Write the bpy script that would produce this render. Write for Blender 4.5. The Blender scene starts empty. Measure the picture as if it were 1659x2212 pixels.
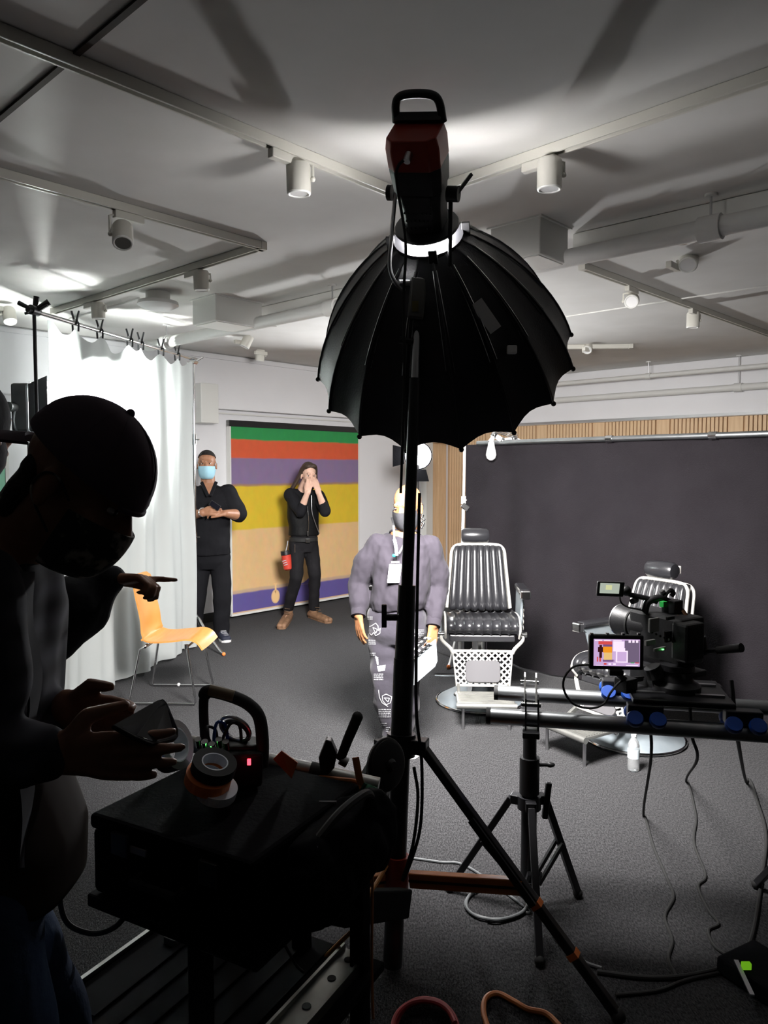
import bpy, bmesh, math, random
from mathutils import Vector, Matrix, Quaternion, noise
from mathutils.bvhtree import BVHTree
random.seed(7)
SC = bpy.context.scene
COL = SC.collection
PI = math.pi
V = Vector

# ------------------------------------------------------------------ camera
FPX, CX, CY, HOR, HC = 1618.0, 829.5, 1106.0, 1015.0, 1.70
PITCH = math.atan((CY - HOR) / FPX)
cam = bpy.data.cameras.new('camera'); camo = bpy.data.objects.new('camera', cam); COL.objects.link(camo)
cam.sensor_fit = 'HORIZONTAL'; cam.sensor_width = 36.0; cam.lens = 36.0 * FPX / 1659.0
cam.clip_start = 0.05
camo.location = (0, 0, HC); camo.rotation_euler = (PI / 2 - PITCH, 0, 0)
SC.camera = camo

# ------------------------------------------------------------------ world and exposure
w = bpy.data.worlds.new('world'); SC.world = w; w.use_nodes = True
w.node_tree.nodes['Background'].inputs[0].default_value = (0.5, 0.55, 0.6, 1)
w.node_tree.nodes['Background'].inputs[1].default_value = 0.0
SC.view_settings.view_transform = 'Standard'
SC.view_settings.look = 'None'
SC.view_settings.gamma = 1.0
SC.view_settings.use_curve_mapping = False
SC.view_settings.exposure = 0.0
# radiances of the lamps of the place (each used by its own lamp's builder below)
SOFTBOX_RADIANCE = 20.0
SOFTBOX_WATTS = 290.0
SOFTBOX_SPREAD = 125.0
SOFTBOX_LEAK = 380.0
DIFFUSION_LAMP = 2000.0
WORK_LAMP = 700.0

# ------------------------------------------------------------------ measuring helpers
_F = V((0, math.cos(PITCH), -math.sin(PITCH))); _U = V((0, math.sin(PITCH), math.cos(PITCH)))
def ray(px, py):
    return V(((px - CX) / FPX, 0, 0)) + _F + _U * ((CY - py) / FPX)
def at(px, py, Y):
    d = ray(px, py); return V((0, 0, HC)) + d * (Y / d.y)
def onz(px, py, z=0.0):
    d = ray(px, py); return V((0, 0, HC)) + d * ((z - HC) / d.z)
DA = V((0.6820, 0.7314, 0)); DB = V((-0.7314, 0.6820, 0))     # the two wall directions
CORNER = V((0.976, 11.43, 0)); ROOM_ROT = math.atan2(DA.y, DA.x)
CEIL = 2.97
def R(u, v, z):                     # u: from the slatted wall into the room, v: from the painting wall into the room
    return CORNER - DA * u - DB * v + V((0, 0, z))

# ------------------------------------------------------------------ materials
MATS = {}
def mat(name, col=(0.8, 0.8, 0.8), rough=0.6, metal=0.0, emit=None, estr=0.0, noise_=None, bump=None, trans=0.0, ior=1.45,
        spec=0.5, sheen=0.0, coat=0.0, alpha=1.0, aniso=None):
    if name in MATS: return MATS[name]
    m = bpy.data.materials.new(name); m.use_nodes = True; MATS[name] = m
    nt = m.node_tree; b = nt.nodes['Principled BSDF']; L = nt.links.new
    b.inputs['Base Color'].default_value = (*col, 1); b.inputs['Roughness'].default_value = rough
    b.inputs['Metallic'].default_value = metal; b.inputs['IOR'].default_value = ior
    b.inputs['Specular IOR Level'].default_value = spec
    b.inputs['Transmission Weight'].default_value = trans
    b.inputs['Sheen Weight'].default_value = sheen; b.inputs['Coat Weight'].default_value = coat
    b.inputs['Alpha'].default_value = alpha
    if emit: b.inputs['Emission Color'].default_value = (*emit, 1); b.inputs['Emission Strength'].default_value = estr
    if noise_ or bump:
        tc = nt.nodes.new('ShaderNodeTexCoord'); mp = nt.nodes.new('ShaderNodeMapping')
        L(tc.outputs['Object'], mp.inputs['Vector'])
        if aniso: mp.inputs['Scale'].default_value = aniso
    if noise_:                      # (scale, other colour, low, high)
        n = nt.nodes.new('ShaderNodeTexNoise'); n.inputs['Scale'].default_value = noise_[0]; n.inputs['Detail'].default_value = 6
        L(mp.outputs['Vector'], n.inputs['Vector'])
        r = nt.nodes.new('ShaderNodeValToRGB'); L(n.outputs['Fac'], r.inputs['Fac'])
        r.color_ramp.elements[0].position = noise_[2] if len(noise_) > 2 else 0.35
        r.color_ramp.elements[1].position = noise_[3] if len(noise_) > 3 else 0.7
        r.color_ramp.elements[0].color = (*col, 1); r.color_ramp.elements[1].color = (*noise_[1], 1)
        L(r.outputs['Color'], b.inputs['Base Color'])
    if bump:                        # (scale, strength)
        n2 = nt.nodes.new('ShaderNodeTexNoise'); n2.inputs['Scale'].default_value = bump[0]; n2.inputs['Detail'].default_value = 4
        L(mp.outputs['Vector'], n2.inputs['Vector'])
        bp = nt.nodes.new('ShaderNodeBump'); bp.inputs['Strength'].default_value = bump[1]; bp.inputs['Distance'].default_value = 0.01
        L(n2.outputs['Fac'], bp.inputs['Height']); L(bp.outputs['Normal'], b.inputs['Normal'])
    return m

mat('ceiling_paint', (0.64, 0.63, 0.605), 0.85, noise_=(3.0, (0.70, 0.69, 0.67), 0.3, 0.7), bump=(9, 0.10))
mat('wall_paint', (0.80, 0.80, 0.82), 0.8, noise_=(2.0, (0.83, 0.83, 0.85)), bump=(60, 0.05))
mat('charcoal_paint', (0.07, 0.07, 0.075), 0.9)
mat('white_enamel', (0.74, 0.74, 0.71), 0.4)
mat('track_enamel', (0.60, 0.585, 0.53), 0.45)
mat('track_slot', (0.12, 0.12, 0.11), 0.5)
mat('pipe_paint', (0.70, 0.70, 0.68), 0.45)
mat('seam_dark', (0.045, 0.035, 0.028), 0.9)
mat('carpet', (0.011, 0.011, 0.012), 1.0, noise_=(170, (0.052, 0.051, 0.054), 0.38, 0.68), bump=(260, 0.9), sheen=0.05, spec=0.15, aniso=(1.0, 0.38, 1.0))
mat('wood_slat', (0.68, 0.47, 0.28), 0.55, noise_=(5, (0.78, 0.57, 0.36)), aniso=(8, 8, 0.7))
mat('wood_slat_dark', (0.46, 0.30, 0.165), 0.6, noise_=(5, (0.52, 0.35, 0.20)), aniso=(8, 8, 0.7))
mat('black_cloth', (0.0125, 0.0108, 0.0127), 0.95, bump=(120, 0.35), spec=0.10, noise_=(3, (0.0155, 0.0136, 0.0158)))
mat('black_plastic', (0.012, 0.012, 0.013), 0.45, bump=(200, 0.08))
mat('black_paint', (0.016, 0.016, 0.018), 0.35)
mat('black_rubber', (0.014, 0.014, 0.014), 0.75)
mat('black_matte', (0.008, 0.008, 0.009), 0.9, spec=0.1)
mat('black_case', (0.004, 0.004, 0.005), 0.9, bump=(90, 0.15), spec=0.06)
mat('black_nylon', (0.010, 0.010, 0.013), 0.42, bump=(140, 0.12))
mat('silver_lining', (0.75, 0.75, 0.77), 0.35, 0.7)
mat('chrome', (0.72, 0.72, 0.72), 0.14, 1.0)
mat('steel', (0.55, 0.55, 0.56), 0.32, 1.0)
mat('steel_tube', (0.36, 0.38, 0.39), 0.36, 1.0, noise_=(12, (0.44, 0.45, 0.46)))
mat('aluminium', (0.27, 0.27, 0.255), 0.42, 0.85, noise_=(14, (0.33, 0.33, 0.31)))
mat('lamp_red', (0.30, 0.030, 0.018), 0.4)
mat('orange_paint', (0.50, 0.16, 0.035), 0.45)
mat('orange_bright', (0.85, 0.23, 0.055), 0.5)
mat('red_rubber', (0.36, 0.035, 0.04), 0.5)
mat('green_cloth', (0.03, 0.16, 0.085), 0.7)
mat('blue_wheel', (0.004, 0.045, 0.26), 0.45)
mat('white_plastic', (0.78, 0.78, 0.78), 0.4)
mat('grey_cable', (0.085, 0.09, 0.093), 0.45)
mat('tape_white', (0.70, 0.74, 0.80), 0.6)
mat('green_led', (0.1, 0.8, 0.1), 0.5, emit=(0.15, 1, 0.2), estr=3)
mat('red_led', (0.8, 0.05, 0.05), 0.5, emit=(1, 0.05, 0.08), estr=4)
mat('clear_glass', (0.9, 0.93, 0.93), 0.05, trans=1.0, ior=1.45)
mat('clear_plastic', (0.93, 0.95, 0.96), 0.12, trans=0.85, ior=1.3)
mat('lens_glass', (0.01, 0.01, 0.015), 0.05, coat=1.0)

# ------------------------------------------------------------------ mesh helpers
def frame(d, up=V((0, 0, 1))):
    d = d.normalized()
    if abs(d.dot(up)) > 0.98: up = V((0, 1, 0)) if abs(d.y) < 0.9 else V((1, 0, 0))
    x = d.cross(up).normalized(); y = x.cross(d).normalized()
    return x, y, d                                              # x: right, y: up, d: along
def catmull(pts, n=8, closed=False):
    P = [V(p) for p in pts]; out = []
    N = len(P); rng = range(N if closed else N - 1)
    for i in rng:
        p1, p2 = P[i], P[(i + 1) % N]
        p0 = P[i - 1] if (closed or i > 0) else p1 * 2 - p2
        p3 = P[(i + 2) % N] if (closed or i + 2 < N) else p2 * 2 - p1
        for k in range(n):
            t = k / n
            out.append(0.5 * ((2 * p1) + (p2 - p0) * t + (2 * p0 - 5 * p1 + 4 * p2 - p3) * t * t + (3 * p1 - p0 - 3 * p2 + p3) * t ** 3))
    if not closed: out.append(P[-1].copy())
    return out
ROOTS = {}
class B:
    """collects shapes; obj() links them as ONE mesh object"""
    def __init__(s): s.v = []; s.f = []; s.mi = []; s.cur = 0
    def add(s, vs, fs):
        o = len(s.v); s.v += [V(p) for p in vs]; s.f += [tuple(i + o for i in f) for f in fs]; s.mi += [s.cur] * len(fs); return s
    def hexa(s, c):
        return s.add(c, [(0, 3, 2, 1), (4, 5, 6, 7), (0, 1, 5, 4), (1, 2, 6, 5), (2, 3, 7, 6), (3, 0, 4, 7)])
    def box(s, c, sz, m=None):
        hx, hy, hz = sz[0] / 2, sz[1] / 2, sz[2] / 2; c = V(c)
        vs = [V((x, y, z)) for z in (-hz, hz) for x, y in ((-hx, -hy), (hx, -hy), (hx, hy), (-hx, hy))]
        if m is not None: vs = [m @ p for p in vs]
        return s.hexa([p + c for p in vs])
    def rbox(s, u0, u1, v0, v1, z0, z1):
        return s.hexa([R(u, v, z) for z in (z0, z1) for u, v in ((u1, v1), (u0, v1), (u0, v0), (u1, v0))])
    def bar(s, p0, p1, wd, ht, up=V((0, 0, 1)), taper=1.0):
        p0, p1 = V(p0), V(p1); x, y, d = frame(p1 - p0, up); a, b = x * (wd / 2), y * (ht / 2)
        return s.hexa([p0 - a - b, p0 + a - b, p1 + a * taper - b * taper, p1 - a * taper - b * taper,
                       p0 - a + b, p0 + a + b, p1 + a * taper + b * taper, p1 - a * taper + b * taper])
    def cyl(s, p0, p1, r0, r1=None, n=16, cap=True):
        p0, p1 = V(p0), V(p1); r1 = r0 if r1 is None else r1; x, y, d = frame(p1 - p0); vs = []; fs = []
        for p, r in ((p0, r0), (p1, r1)):
            for k in range(n):
                a = 2 * PI * k / n; vs.append(p + x * (r * math.cos(a)) + y * (r * math.sin(a)))
        for k in range(n): fs.append((k, (k + 1) % n, n + (k + 1) % n, n + k))
        if cap: fs += [tuple(reversed(range(n))), tuple(range(n, 2 * n))]
        return s.add(vs, fs)
    def tube(s, pts, r, n=8, closed=False, cap=True):
        P = [V(p) for p in pts]; N = len(P); rr = r if isinstance(r, (list, tuple)) else [r] * N
        vs = []; fs = []; px = None
        for i, p in enumerate(P):
            if closed: d = P[(i + 1) % N] - P[i - 1]
            else: d = P[min(i + 1, N - 1)] - P[max(i - 1, 0)]
            if d.length < 1e-9: d = V((0, 0, 1))
            d.normalize()
            if px is None: px = frame(d)[0]
            x = px - d * px.dot(d)
            x = x.normalized() if x.length > 1e-6 else frame(d)[0]
            px = x; y = d.cross(x)
            for k in range(n):
                a = 2 * PI * k / n; vs.append(p + x * (rr[i] * math.cos(a)) + y * (rr[i] * math.sin(a)))
        for i in range(N if closed else N - 1):
            j = (i + 1) % N
            for k in range(n): fs.append((i * n + k, i * n + (k + 1) % n, j * n + (k + 1) % n, j * n + k))
        if cap and not closed: fs += [tuple(reversed(range(n))), tuple(range((N - 1) * n, N * n))]
        return s.add(vs, fs)
    def sph(s, c, r, n=14, m=None, k=8):
        c = V(c); r = (r, r, r) if not isinstance(r, (tuple, list, Vector)) else r; vs = []; fs = []
        for i in range(1, k):
            t = PI * i / k
            for j in range(n):
                a = 2 * PI * j / n; vs.append(V((r[0] * math.sin(t) * math.cos(a), r[1] * math.sin(t) * math.sin(a), r[2] * math.cos(t))))
        vs += [V((0, 0, r[2])), V((0, 0, -r[2]))]; T = len(vs) - 2
        for i in range(k - 2):
            for j in range(n): fs.append((i * n + j, (i + 1) * n + j, (i + 1) * n + (j + 1) % n, i * n + (j + 1) % n))
        for j in range(n): fs += [(T, j, (j + 1) % n), (T + 1, (k - 2) * n + (j + 1) % n, (k - 2) * n + j)]
        if m is not None: vs = [m @ p for p in vs]
        return s.add([p + c for p in vs], fs)
    def lathe(s, prof, c=(0, 0, 0), ax=V((0, 0, 1)), n=24, closed=False):
        c = V(c); x, y, d = frame(V(ax)); vs = []; fs = []; m = len(prof)
        for r, h in prof:
            r = max(r, 1e-4)
            for k in range(n):
                a = 2 * PI * k / n; vs.append(c + d * h + x * (r * math.cos(a)) + y * (r * math.sin(a)))
        for i in range(m if closed else m - 1):
            j = (i + 1) % m
            for k in range(n): fs.append((i * n + k, i * n + (k + 1) % n, j * n + (k + 1) % n, j * n + k))
        if not closed: fs += [tuple(reversed(range(n))), tuple(range((m - 1) * n, m * n))]
        return s.add(vs, fs)
    def prism(s, poly, o, x, y, th):            # outline in the plane (x, y) through o, thickness th along x cross y
        o, x, y = V(o), V(x), V(y); nrm = x.cross(y).normalized() * th; n = len(poly)
        a = [o + x * p[0] + y * p[1] for p in poly]
        return s.add(a + [p + nrm for p in a], [tuple(reversed(range(n))), tuple(range(n, 2 * n))] +
                     [(k, (k + 1) % n, n + (k + 1) % n, n + k) for k in range(n)])
    def grid(s, fn, nu, nv, th=None):           # fn(u, v) -> point, u, v in 0..1; th: thickness
        vs = [V(fn(i / nu, j / nv)) for j in range(nv + 1) for i in range(nu + 1)]
        W = nu + 1; fs = [(j * W + i, j * W + i + 1, (j + 1) * W + i + 1, (j + 1) * W + i) for j in range(nv) for i in range(nu)]
        if th:
            me = bpy.data.meshes.new('t'); me.from_pydata([tuple(p) for p in vs], [], fs); me.update()
            ns = [V(q.normal) for q in me.vertices]; bpy.data.meshes.remove(me)
            T = len(vs); vs = vs + [p - q * th for p, q in zip(vs, ns)]
            fs = fs + [tuple(reversed([i + T for i in f])) for f in fs]
            e = [j for j in range(nu + 1)] + [j * W + nu for j in range(1, nv + 1)] + [nv * W + i for i in range(nu - 1, -1, -1)] + [j * W for j in range(nv - 1, 0, -1)]
            for a, b in zip(e, e[1:] + e[:1]): fs.append((a, a + T, b + T, b))
        return s.add(vs, fs)
    def torus(s, c, ax, r, rt, n=28, k=8):
        x, y, d = frame(V(ax)); c = V(c)
        return s.tube([c + x * (r * math.cos(2 * PI * i / n)) + y * (r * math.sin(2 * PI * i / n)) for i in range(n)], rt, k, closed=True)
    def limb(s, pts, rad, n=12):                # joints as spheres, tapered cones between
        for p, r in zip(pts, rad): s.sph(p, r, n, k=8)
        for i in range(len(pts) - 1): s.cyl(pts[i], pts[i + 1], rad[i], rad[i + 1], n)
        return s
    def mesh(s, name):
        me = bpy.data.meshes.new(name); me.from_pydata([tuple(p) for p in s.v], [], s.f)
        if any(s.mi):
            me.polygons.foreach_set('material_index', s.mi)
        me.update(); return me
    def obj(s, name, m, parent=None, smooth=True, bevel=0.0, world=False, ang=38):
        if parent is not None:
            if world:
                inv = ROOTS[parent.name].inverted(); s.v = [inv @ p for p in s.v]
            me = s.mesh(name)
        else:
            lo = V([min(p[i] for p in s.v) for i in range(3)]); hi = V([max(p[i] for p in s.v) for i in range(3)])
            org = V(((lo.x + hi.x) / 2, (lo.y + hi.y) / 2, lo.z)); s.v = [p - org for p in s.v]; me = s.mesh(name)
        return link(name, me, m, parent, None if parent is not None else org, smooth, bevel, ang)
def clean(me):
    bm = bmesh.new(); bm.from_mesh(me); bmesh.ops.recalc_face_normals(bm, faces=bm.faces); bm.to_mesh(me); bm.free()
def link(name, me, m, parent=None, loc=None, smooth=True, bevel=0.0, ang=38):
    clean(me)
    for mm in (m if isinstance(m, (list, tuple)) else [m]): me.materials.append(MATS[mm])
    if smooth:
        me.polygons.foreach_set('use_smooth', [True] * len(me.polygons)); me.set_sharp_from_angle(angle=math.radians(ang))
    o = bpy.data.objects.new(name, me); COL.objects.link(o); o.parent = parent
    base = ROOTS[parent.name] if parent is not None else Matrix()
    if loc is not None: o.location = loc
    ROOTS[o.name] = base @ Matrix.Translation(loc if loc is not None else V((0, 0, 0)))
    if bevel:
        md = o.modifiers.new('bevel', 'BEVEL'); md.width = bevel; md.segments = 2; md.limit_method = 'ANGLE'; md.angle_limit = math.radians(40)
    return o
def tag(o, label, cat, group=None, kind=None):
    o['label'] = label; o['category'] = cat
    if group: o['group'] = group
    if kind: o['kind'] = kind
    return o
def struct(o, label=None, cat=None):
    o['kind'] = 'structure'
    if label: o['label'] = label
    if cat: o['category'] = cat
    return o
def thing(name, label, cat, loc=(0, 0, 0), rz=0.0, group=None):
    o = bpy.data.objects.new(name, None); COL.objects.link(o); o.empty_display_size = 0.1
    o.location = loc; o.rotation_euler = (0, 0, rz); tag(o, label, cat, group)
    ROOTS[o.name] = Matrix.Translation(V(loc)) @ Matrix.Rotation(rz, 4, 'Z')
    return o
def kids(o): return [c for c in bpy.data.objects if c.parent == o]
def dup(root, loc, rz, label, group=None, scale=None):
    def cp(o, par):
        c = o.copy(); COL.objects.link(c); c.parent = par
        for ch in kids(o): cp(ch, c)
        return c
    r = cp(root, None); r.location = loc; r.rotation_euler = (0, 0, rz); r['label'] = label
    if group: r['group'] = group
    ROOTS[r.name] = Matrix.Translation(V(loc)) @ Matrix.Rotation(rz, 4, 'Z')
    return r
def remesh(b, voxel, smooth=2, disp=None, name='m'):
    """union of the closed shapes in b as one continuous skin"""
    me = b.mesh('tmp'); clean(me); o = bpy.data.objects.new('tmp', me); COL.objects.link(o)
    r = o.modifiers.new('r', 'REMESH'); r.mode = 'VOXEL'; r.voxel_size = voxel; r.use_smooth_shade = True
    if smooth:
        sm = o.modifiers.new('s', 'SMOOTH'); sm.factor = 0.5; sm.iterations = smooth
    dg = bpy.context.evaluated_depsgraph_get(); dg.update()
    out = bpy.data.meshes.new_from_object(o.evaluated_get(dg))
    bpy.data.objects.remove(o); bpy.data.meshes.remove(me); out.name = name
    if disp:                                    # list of (amplitude, frequency vector): folds
        out.update(); ns = [v.normal.copy() for v in out.vertices]
        for v, q in zip(out.vertices, ns):
            d = 0.0
            for amp, fr in disp:
                p = V((v.co.x * fr[0], v.co.y * fr[1], v.co.z * fr[2])); d += amp * noise.noise(p)
            v.co += q * d
        out.update()
    return out
def put(me, name, m, parent):                   # world-space mesh under a root
    inv = ROOTS[parent.name].inverted(); me.transform(inv); return link(name, me, m, parent, None, True, 0, 80)
# ================================================================== the room
UL, VL = 13.5, 12.5
struct(B().rbox(-0.4, UL, -0.4, VL, -0.10, 0.0).obj('floor', 'carpet', smooth=False), 'dark grey speckled carpet floor', 'floor')
ceil = struct(B().rbox(-0.4, UL, -0.4, VL, CEIL, CEIL + 0.1).obj('ceiling', 'ceiling_paint', smooth=False), 'low off-white plaster ceiling', 'ceiling')
wb = struct(B().rbox(-0.4, UL, -0.30, -0.02, 0, CEIL).obj('wall_back', 'wall_paint', smooth=False), 'pale grey wall behind the striped painting', 'wall')
wr = struct(B().rbox(-0.30, -0.02, -0.02, VL, 0, CEIL).obj('wall_right', 'wood_slat_dark', smooth=False), 'wood-slatted wall behind the black curtain', 'wall')
struct(B().rbox(UL, UL + 0.1, -0.4, VL, 0, CEIL).obj('wall_left', 'charcoal_paint', smooth=False), 'charcoal wall closing the room on the left', 'wall')
struct(B().rbox(-0.4, UL, VL, VL + 0.1, 0, CEIL).obj('wall_front', 'charcoal_paint', smooth=False), 'charcoal wall behind the camera', 'wall')
# bulkheads
struct(B().rbox(0.02, UL - 0.05, -0.02, 0.10, 2.37, CEIL - 0.001).obj('trim_1', 'wall_paint', smooth=False, bevel=0.01), 'white bulkhead above the striped painting', 'bulkhead')
struct(B().rbox(-0.02, 0.10, 0.12, VL - 0.05, 2.31, CEIL - 0.001).obj('trim_2', 'wall_paint', smooth=False, bevel=0.01), 'white bulkhead above the wood slats', 'bulkhead')
struct(B().rbox(0.10, 0.13, 0.3, VL - 0.1, 2.315, 2.345).obj('trim_3', 'steel', smooth=False), 'thin metal rail along the foot of the slat bulkhead', 'rail')
struct(B().rbox(0.15, UL - 0.1, 0.10, 0.125, CEIL - 0.06, CEIL - 0.02).obj('trim_4', 'wall_paint', smooth=False), 'narrow moulding where bulkhead meets ceiling', 'moulding')
struct(B().rbox(0.6, UL - 0.1, -0.02, 0.0, 0.0, 0.10).obj('baseboard_back', 'black_rubber', smooth=False), 'black baseboard under the painting wall', 'baseboard')
# slats of the wood wall: groups of ribs with a flat panel between
rib = B().rbox(-0.02, 0.028, 0, 0.034, 0, 2.31)
org = R(0, 0, 0); rib.v = [p - org for p in rib.v]; ribme = rib.mesh('slat'); clean(ribme); ribme.materials.append(MATS['wood_slat'])
pan = B().rbox(-0.02, 0.012, 0, 0.16, 0, 2.31); pan.v = [p - org for p in pan.v]; panme = pan.mesh('panel'); clean(panme); panme.materials.append(MATS['wood_slat'])
v = 0.05; k = 0
while v < 7.6:
    isp = k % 15 == 14
    o = bpy.data.objects.new('panel' if isp else 'slat', panme if isp else ribme); COL.objects.link(o); o.parent = wr
    o.matrix_parent_inverse = Matrix.Translation(-wr.location); o.location = R(0, v, 0)
    v += 0.185 if isp else 0.047; k += 1
# flat wood panels and the white pilaster on the back wall next to the corner
for i in range(2):
    o = B().rbox(0.06 + i * 0.20, 0.25 + i * 0.20, -0.02, 0.012, 0, 2.37).obj('panel', 'wood_slat', wb, False, 0.004, world=True)
tag(B().rbox(0.47, 0.62, -0.02, 0.09, 0, 2.37).obj('trim_5', 'white_enamel', smooth=False, bevel=0.005), 'white pilaster beside the wood corner panel', 'pilaster', kind='structure')
tag(B().rbox(0.08, 0.62, 0.09, 0.30, 2.10, 2.25).obj('trim_6', 'white_enamel', smooth=False, bevel=0.006), 'white boxed header over the wood corner', 'trim', kind='structure')
tag(B().rbox(4.30, 4.52, -0.01, 0.24, 2.20, 2.62).obj('wall_box', 'white_enamel', smooth=False, bevel=0.006), 'white box cover on the wall behind the silver stand', 'box')

# ceiling joints
def seam(n, p0, p1, wd, m, lab):
    p0 = V(p0); p1 = V(p1); p0.z = p1.z = CEIL - 0.004
    struct(B().bar(p0, p1, wd, 0.01).obj('trim_%d' % n, m, smooth=False), lab, 'joint')
seam(7, onz(330, -26, CEIL), onz(-300, 505, CEIL), 0.020, 'seam_dark', 'dark open joint across the ceiling corner')
seam(8, onz(1190, 688, CEIL), onz(1720, 606, CEIL), 0.014, 'white_enamel', 'thin white joint across the far ceiling')

# ------------------------------------------------------------------ lighting tracks
TZ = CEIL - 0.022
TRACKS = []
def track(p0, p1, lab):
    TRACKS.append((V(p0), V(p1)))
    p0, p1 = V(p0), V(p1); mid = (p0 + p1) / 2
    t = thing('lighting_track', lab, 'track', V((mid.x, mid.y, CEIL)), 0, 'ceiling lighting tracks')
    x, y, d = frame(p1 - p0)
    for s in (-1, 1): B().bar(p0 + x * 0.016 * s, p1 + x * 0.016 * s, 0.010, 0.040).obj('rail', 'track_enamel', t, False, 0.002, world=True)
    B().bar(p0 + V((0, 0, 0.015)), p1 + V((0, 0, 0.015)), 0.034, 0.012).obj('back_plate', 'track_enamel', t, False, 0, world=True)
    for i in (0, 1): B().bar(p0 + x * 0.006 * (i * 2 - 1) + V((0, 0, 0.002)), p1 + x * 0.006 * (i * 2 - 1) + V((0, 0, 0.002)), 0.004, 0.01).obj('conductor', 'track_slot', t, False, 0, world=True)
    for p in (p0, p1):
        q = p + (d if p is p1 else -d) * 0.012; B().bar(q - d * 0.02, q + d * 0.02, 0.048, 0.044).obj('end_cap', 'track_enamel', t, False, 0.003, world=True)
track(onz(-30, 58, TZ), onz(902, 436, TZ), 'ceiling track from the top left corner to the lamp head')
track(onz(908, 422, TZ), onz(1720, 144, TZ), 'ceiling track rising to the top right corner')
track(onz(-30, 367, TZ), onz(562, 531, TZ), 'short ceiling track with one tilted spotlight on the left')
track(onz(558, 534, TZ), onz(118, 672, TZ), 'ceiling track running from the left elbow back to the curtain')
track(onz(1262, 577, TZ), onz(1668, 725, TZ), 'ceiling track on the right carrying two white spotlights')
track(onz(1180, 750, TZ), onz(1360, 748, TZ), 'far short ceiling track beside the lamp dome')

def spot(px, py, Y, cz, along, aim, lab, r=0.048, ln=0.10, open_=False, shift=0.06):
    """cylindrical track spotlight: adapter on the track, stem, head"""
    best = None
    for i, (q0, q1) in enumerate(TRACKS):          # hang it on the lighting track that runs above it, when there is one
        for k in range(201):
            q = q0.lerp(q1, k / 200); e = abs(q.x / q.y - (px - CX) / FPX)
            if abs(q.y - Y) < 0.7 and (best is None or e < best[0]): best = (e, q)
    tp = best[1] if best and best[0] < 0.01 else None
    if tp is not None: Y = tp.y
    c = at(px, py, Y); a = V(aim).normalized()
    t = thing('track_spotlight', lab, 'spotlight', V((c.x, c.y, cz)), 0, 'ceiling track spotlights')
    al = along; side = frame(a)[0]; top = c + side * (r + 0.008); ap = V((top.x, top.y, cz - 0.038)) - al * shift if tp is None else V((tp.x, tp.y, cz - 0.038)) - al * shift
    B().bar(ap - al * 0.075, ap + al * 0.075, 0.034, 0.036).obj('adapter', 'track_enamel', t, False, 0.004, world=True)
    B().tube([ap + al * shift, V((top.x, top.y, ap.z - 0.012)), top], 0.007, 8).obj('stem', 'track_enamel', t, world=True)
    h = B().lathe([(r * 0.55, -ln * 0.62), (r * 0.9, -ln * 0.60), (r, -ln * 0.5), (r, ln * 0.5), (r * 0.94, ln * 0.53)], c, a, 24).obj('head', 'track_enamel', t, world=True)
    B().torus(c + a * ln * 0.52, a, r * 0.86, 0.006).obj('front_ring', 'white_enamel', t, world=True)
    B().lathe([(r * 0.8, ln * 0.44), (r * 0.8, ln * 0.535)], c, a, 20).obj('lens', 'track_slot' if open_ else 'white_plastic', t, world=True)
    B().sph(top, 0.011, 10).obj('pivot', 'track_enamel', t, world=True)
spot(645, 388, 3.10, TZ, DA, (0.02, 0.05, -1), 'track spotlight hanging straight beside the long left track')
spot(265, 508, 4.05, TZ, -DA, (0.15, -0.45, -0.75), 'track spotlight tilted open toward the camera at left', open_=True)
spot(435, 607, 4.95, TZ, -DB, (0.02, 0.05, -1), 'small track spotlight between the elbow and the ceiling disc')
spot(212, 672, 5.85, TZ, -DB, (0.02, 0.05, -1), 'track spotlight just above the white diffusion cloth')
spot(20, 682, 5.75, TZ, DA, (0.25, -0.3, -0.8), 'track spotlight at the left edge of the picture')
spot(533, 738, 7.2, TZ, DA, (-0.35, -0.1, -0.8), 'far spotlight under the round pipe, upper of two')
spot(562, 768, 7.9, TZ, DA, (-0.1, 0.1, -0.9), 'far spotlight by the painting wall, lower of two')
spot(1187, 378, 3.15, TZ, -DB, (0.0, 0.03, -1), 'track spotlight hanging straight beside the lamp dome')
spot(1488, 562, 4.55, TZ, DA, (-0.30, -0.55, -0.65), 'round spotlight hanging just under the dark pipe', r=0.055)
spot(1365, 650, 5.30, TZ, DA, (-0.35, -0.85, -0.35), 'white spotlight facing the camera on the right track', ln=0.07)
spot(1497, 692, 5.85, TZ, DA, (0.0, 0.05, -1), 'white spotlight pointing down near the right track end')
spot(1270, 750, 7.4, TZ, DA, (-0.3, -0.6, -0.6), 'far spotlight on the short track beside the dome')
spot(1215, 787, 8.6, TZ, DA, (-0.5, -0.5, -0.5), 'farthest spotlight peeking past the dome edge')

# ------------------------------------------------------------------ pipes, trays, boxes
def pipe(p0, p1, r, lab, name='ceiling_pipe', coup=(), m='pipe_paint'):
    p0, p1 = V(p0), V(p1); mid = (p0 + p1) / 2
    t = thing(name, lab, 'pipe', mid, 0, 'ceiling pipes')
    B().cyl(p0, p1, r, n=20).obj('pipe_run', m, t, world=True)
    for f in coup:
        c = p0.lerp(p1, f); d = (p1 - p0).normalized()
        B().cyl(c - d * r * 1.1, c + d * r * 1.1, r * 1.28, n=20).obj('coupling', m, t, world=True)
        B().cyl(c, V((c.x, c.y, CEIL)), 0.006, n=8).obj('hanger_rod', 'steel', t, world=True)
        B().cyl(V((c.x, c.y, CEIL - 0.012)), V((c.x, c.y, CEIL)), 0.03, n=16).obj('hanger_plate', m, t, world=True)
pipe(onz(318, 748, 2.815), onz(1760, 446, 2.815), 0.046, 'long round sprinkler main crossing the ceiling under the trays', coup=(0.06, 0.45, 0.92))
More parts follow.
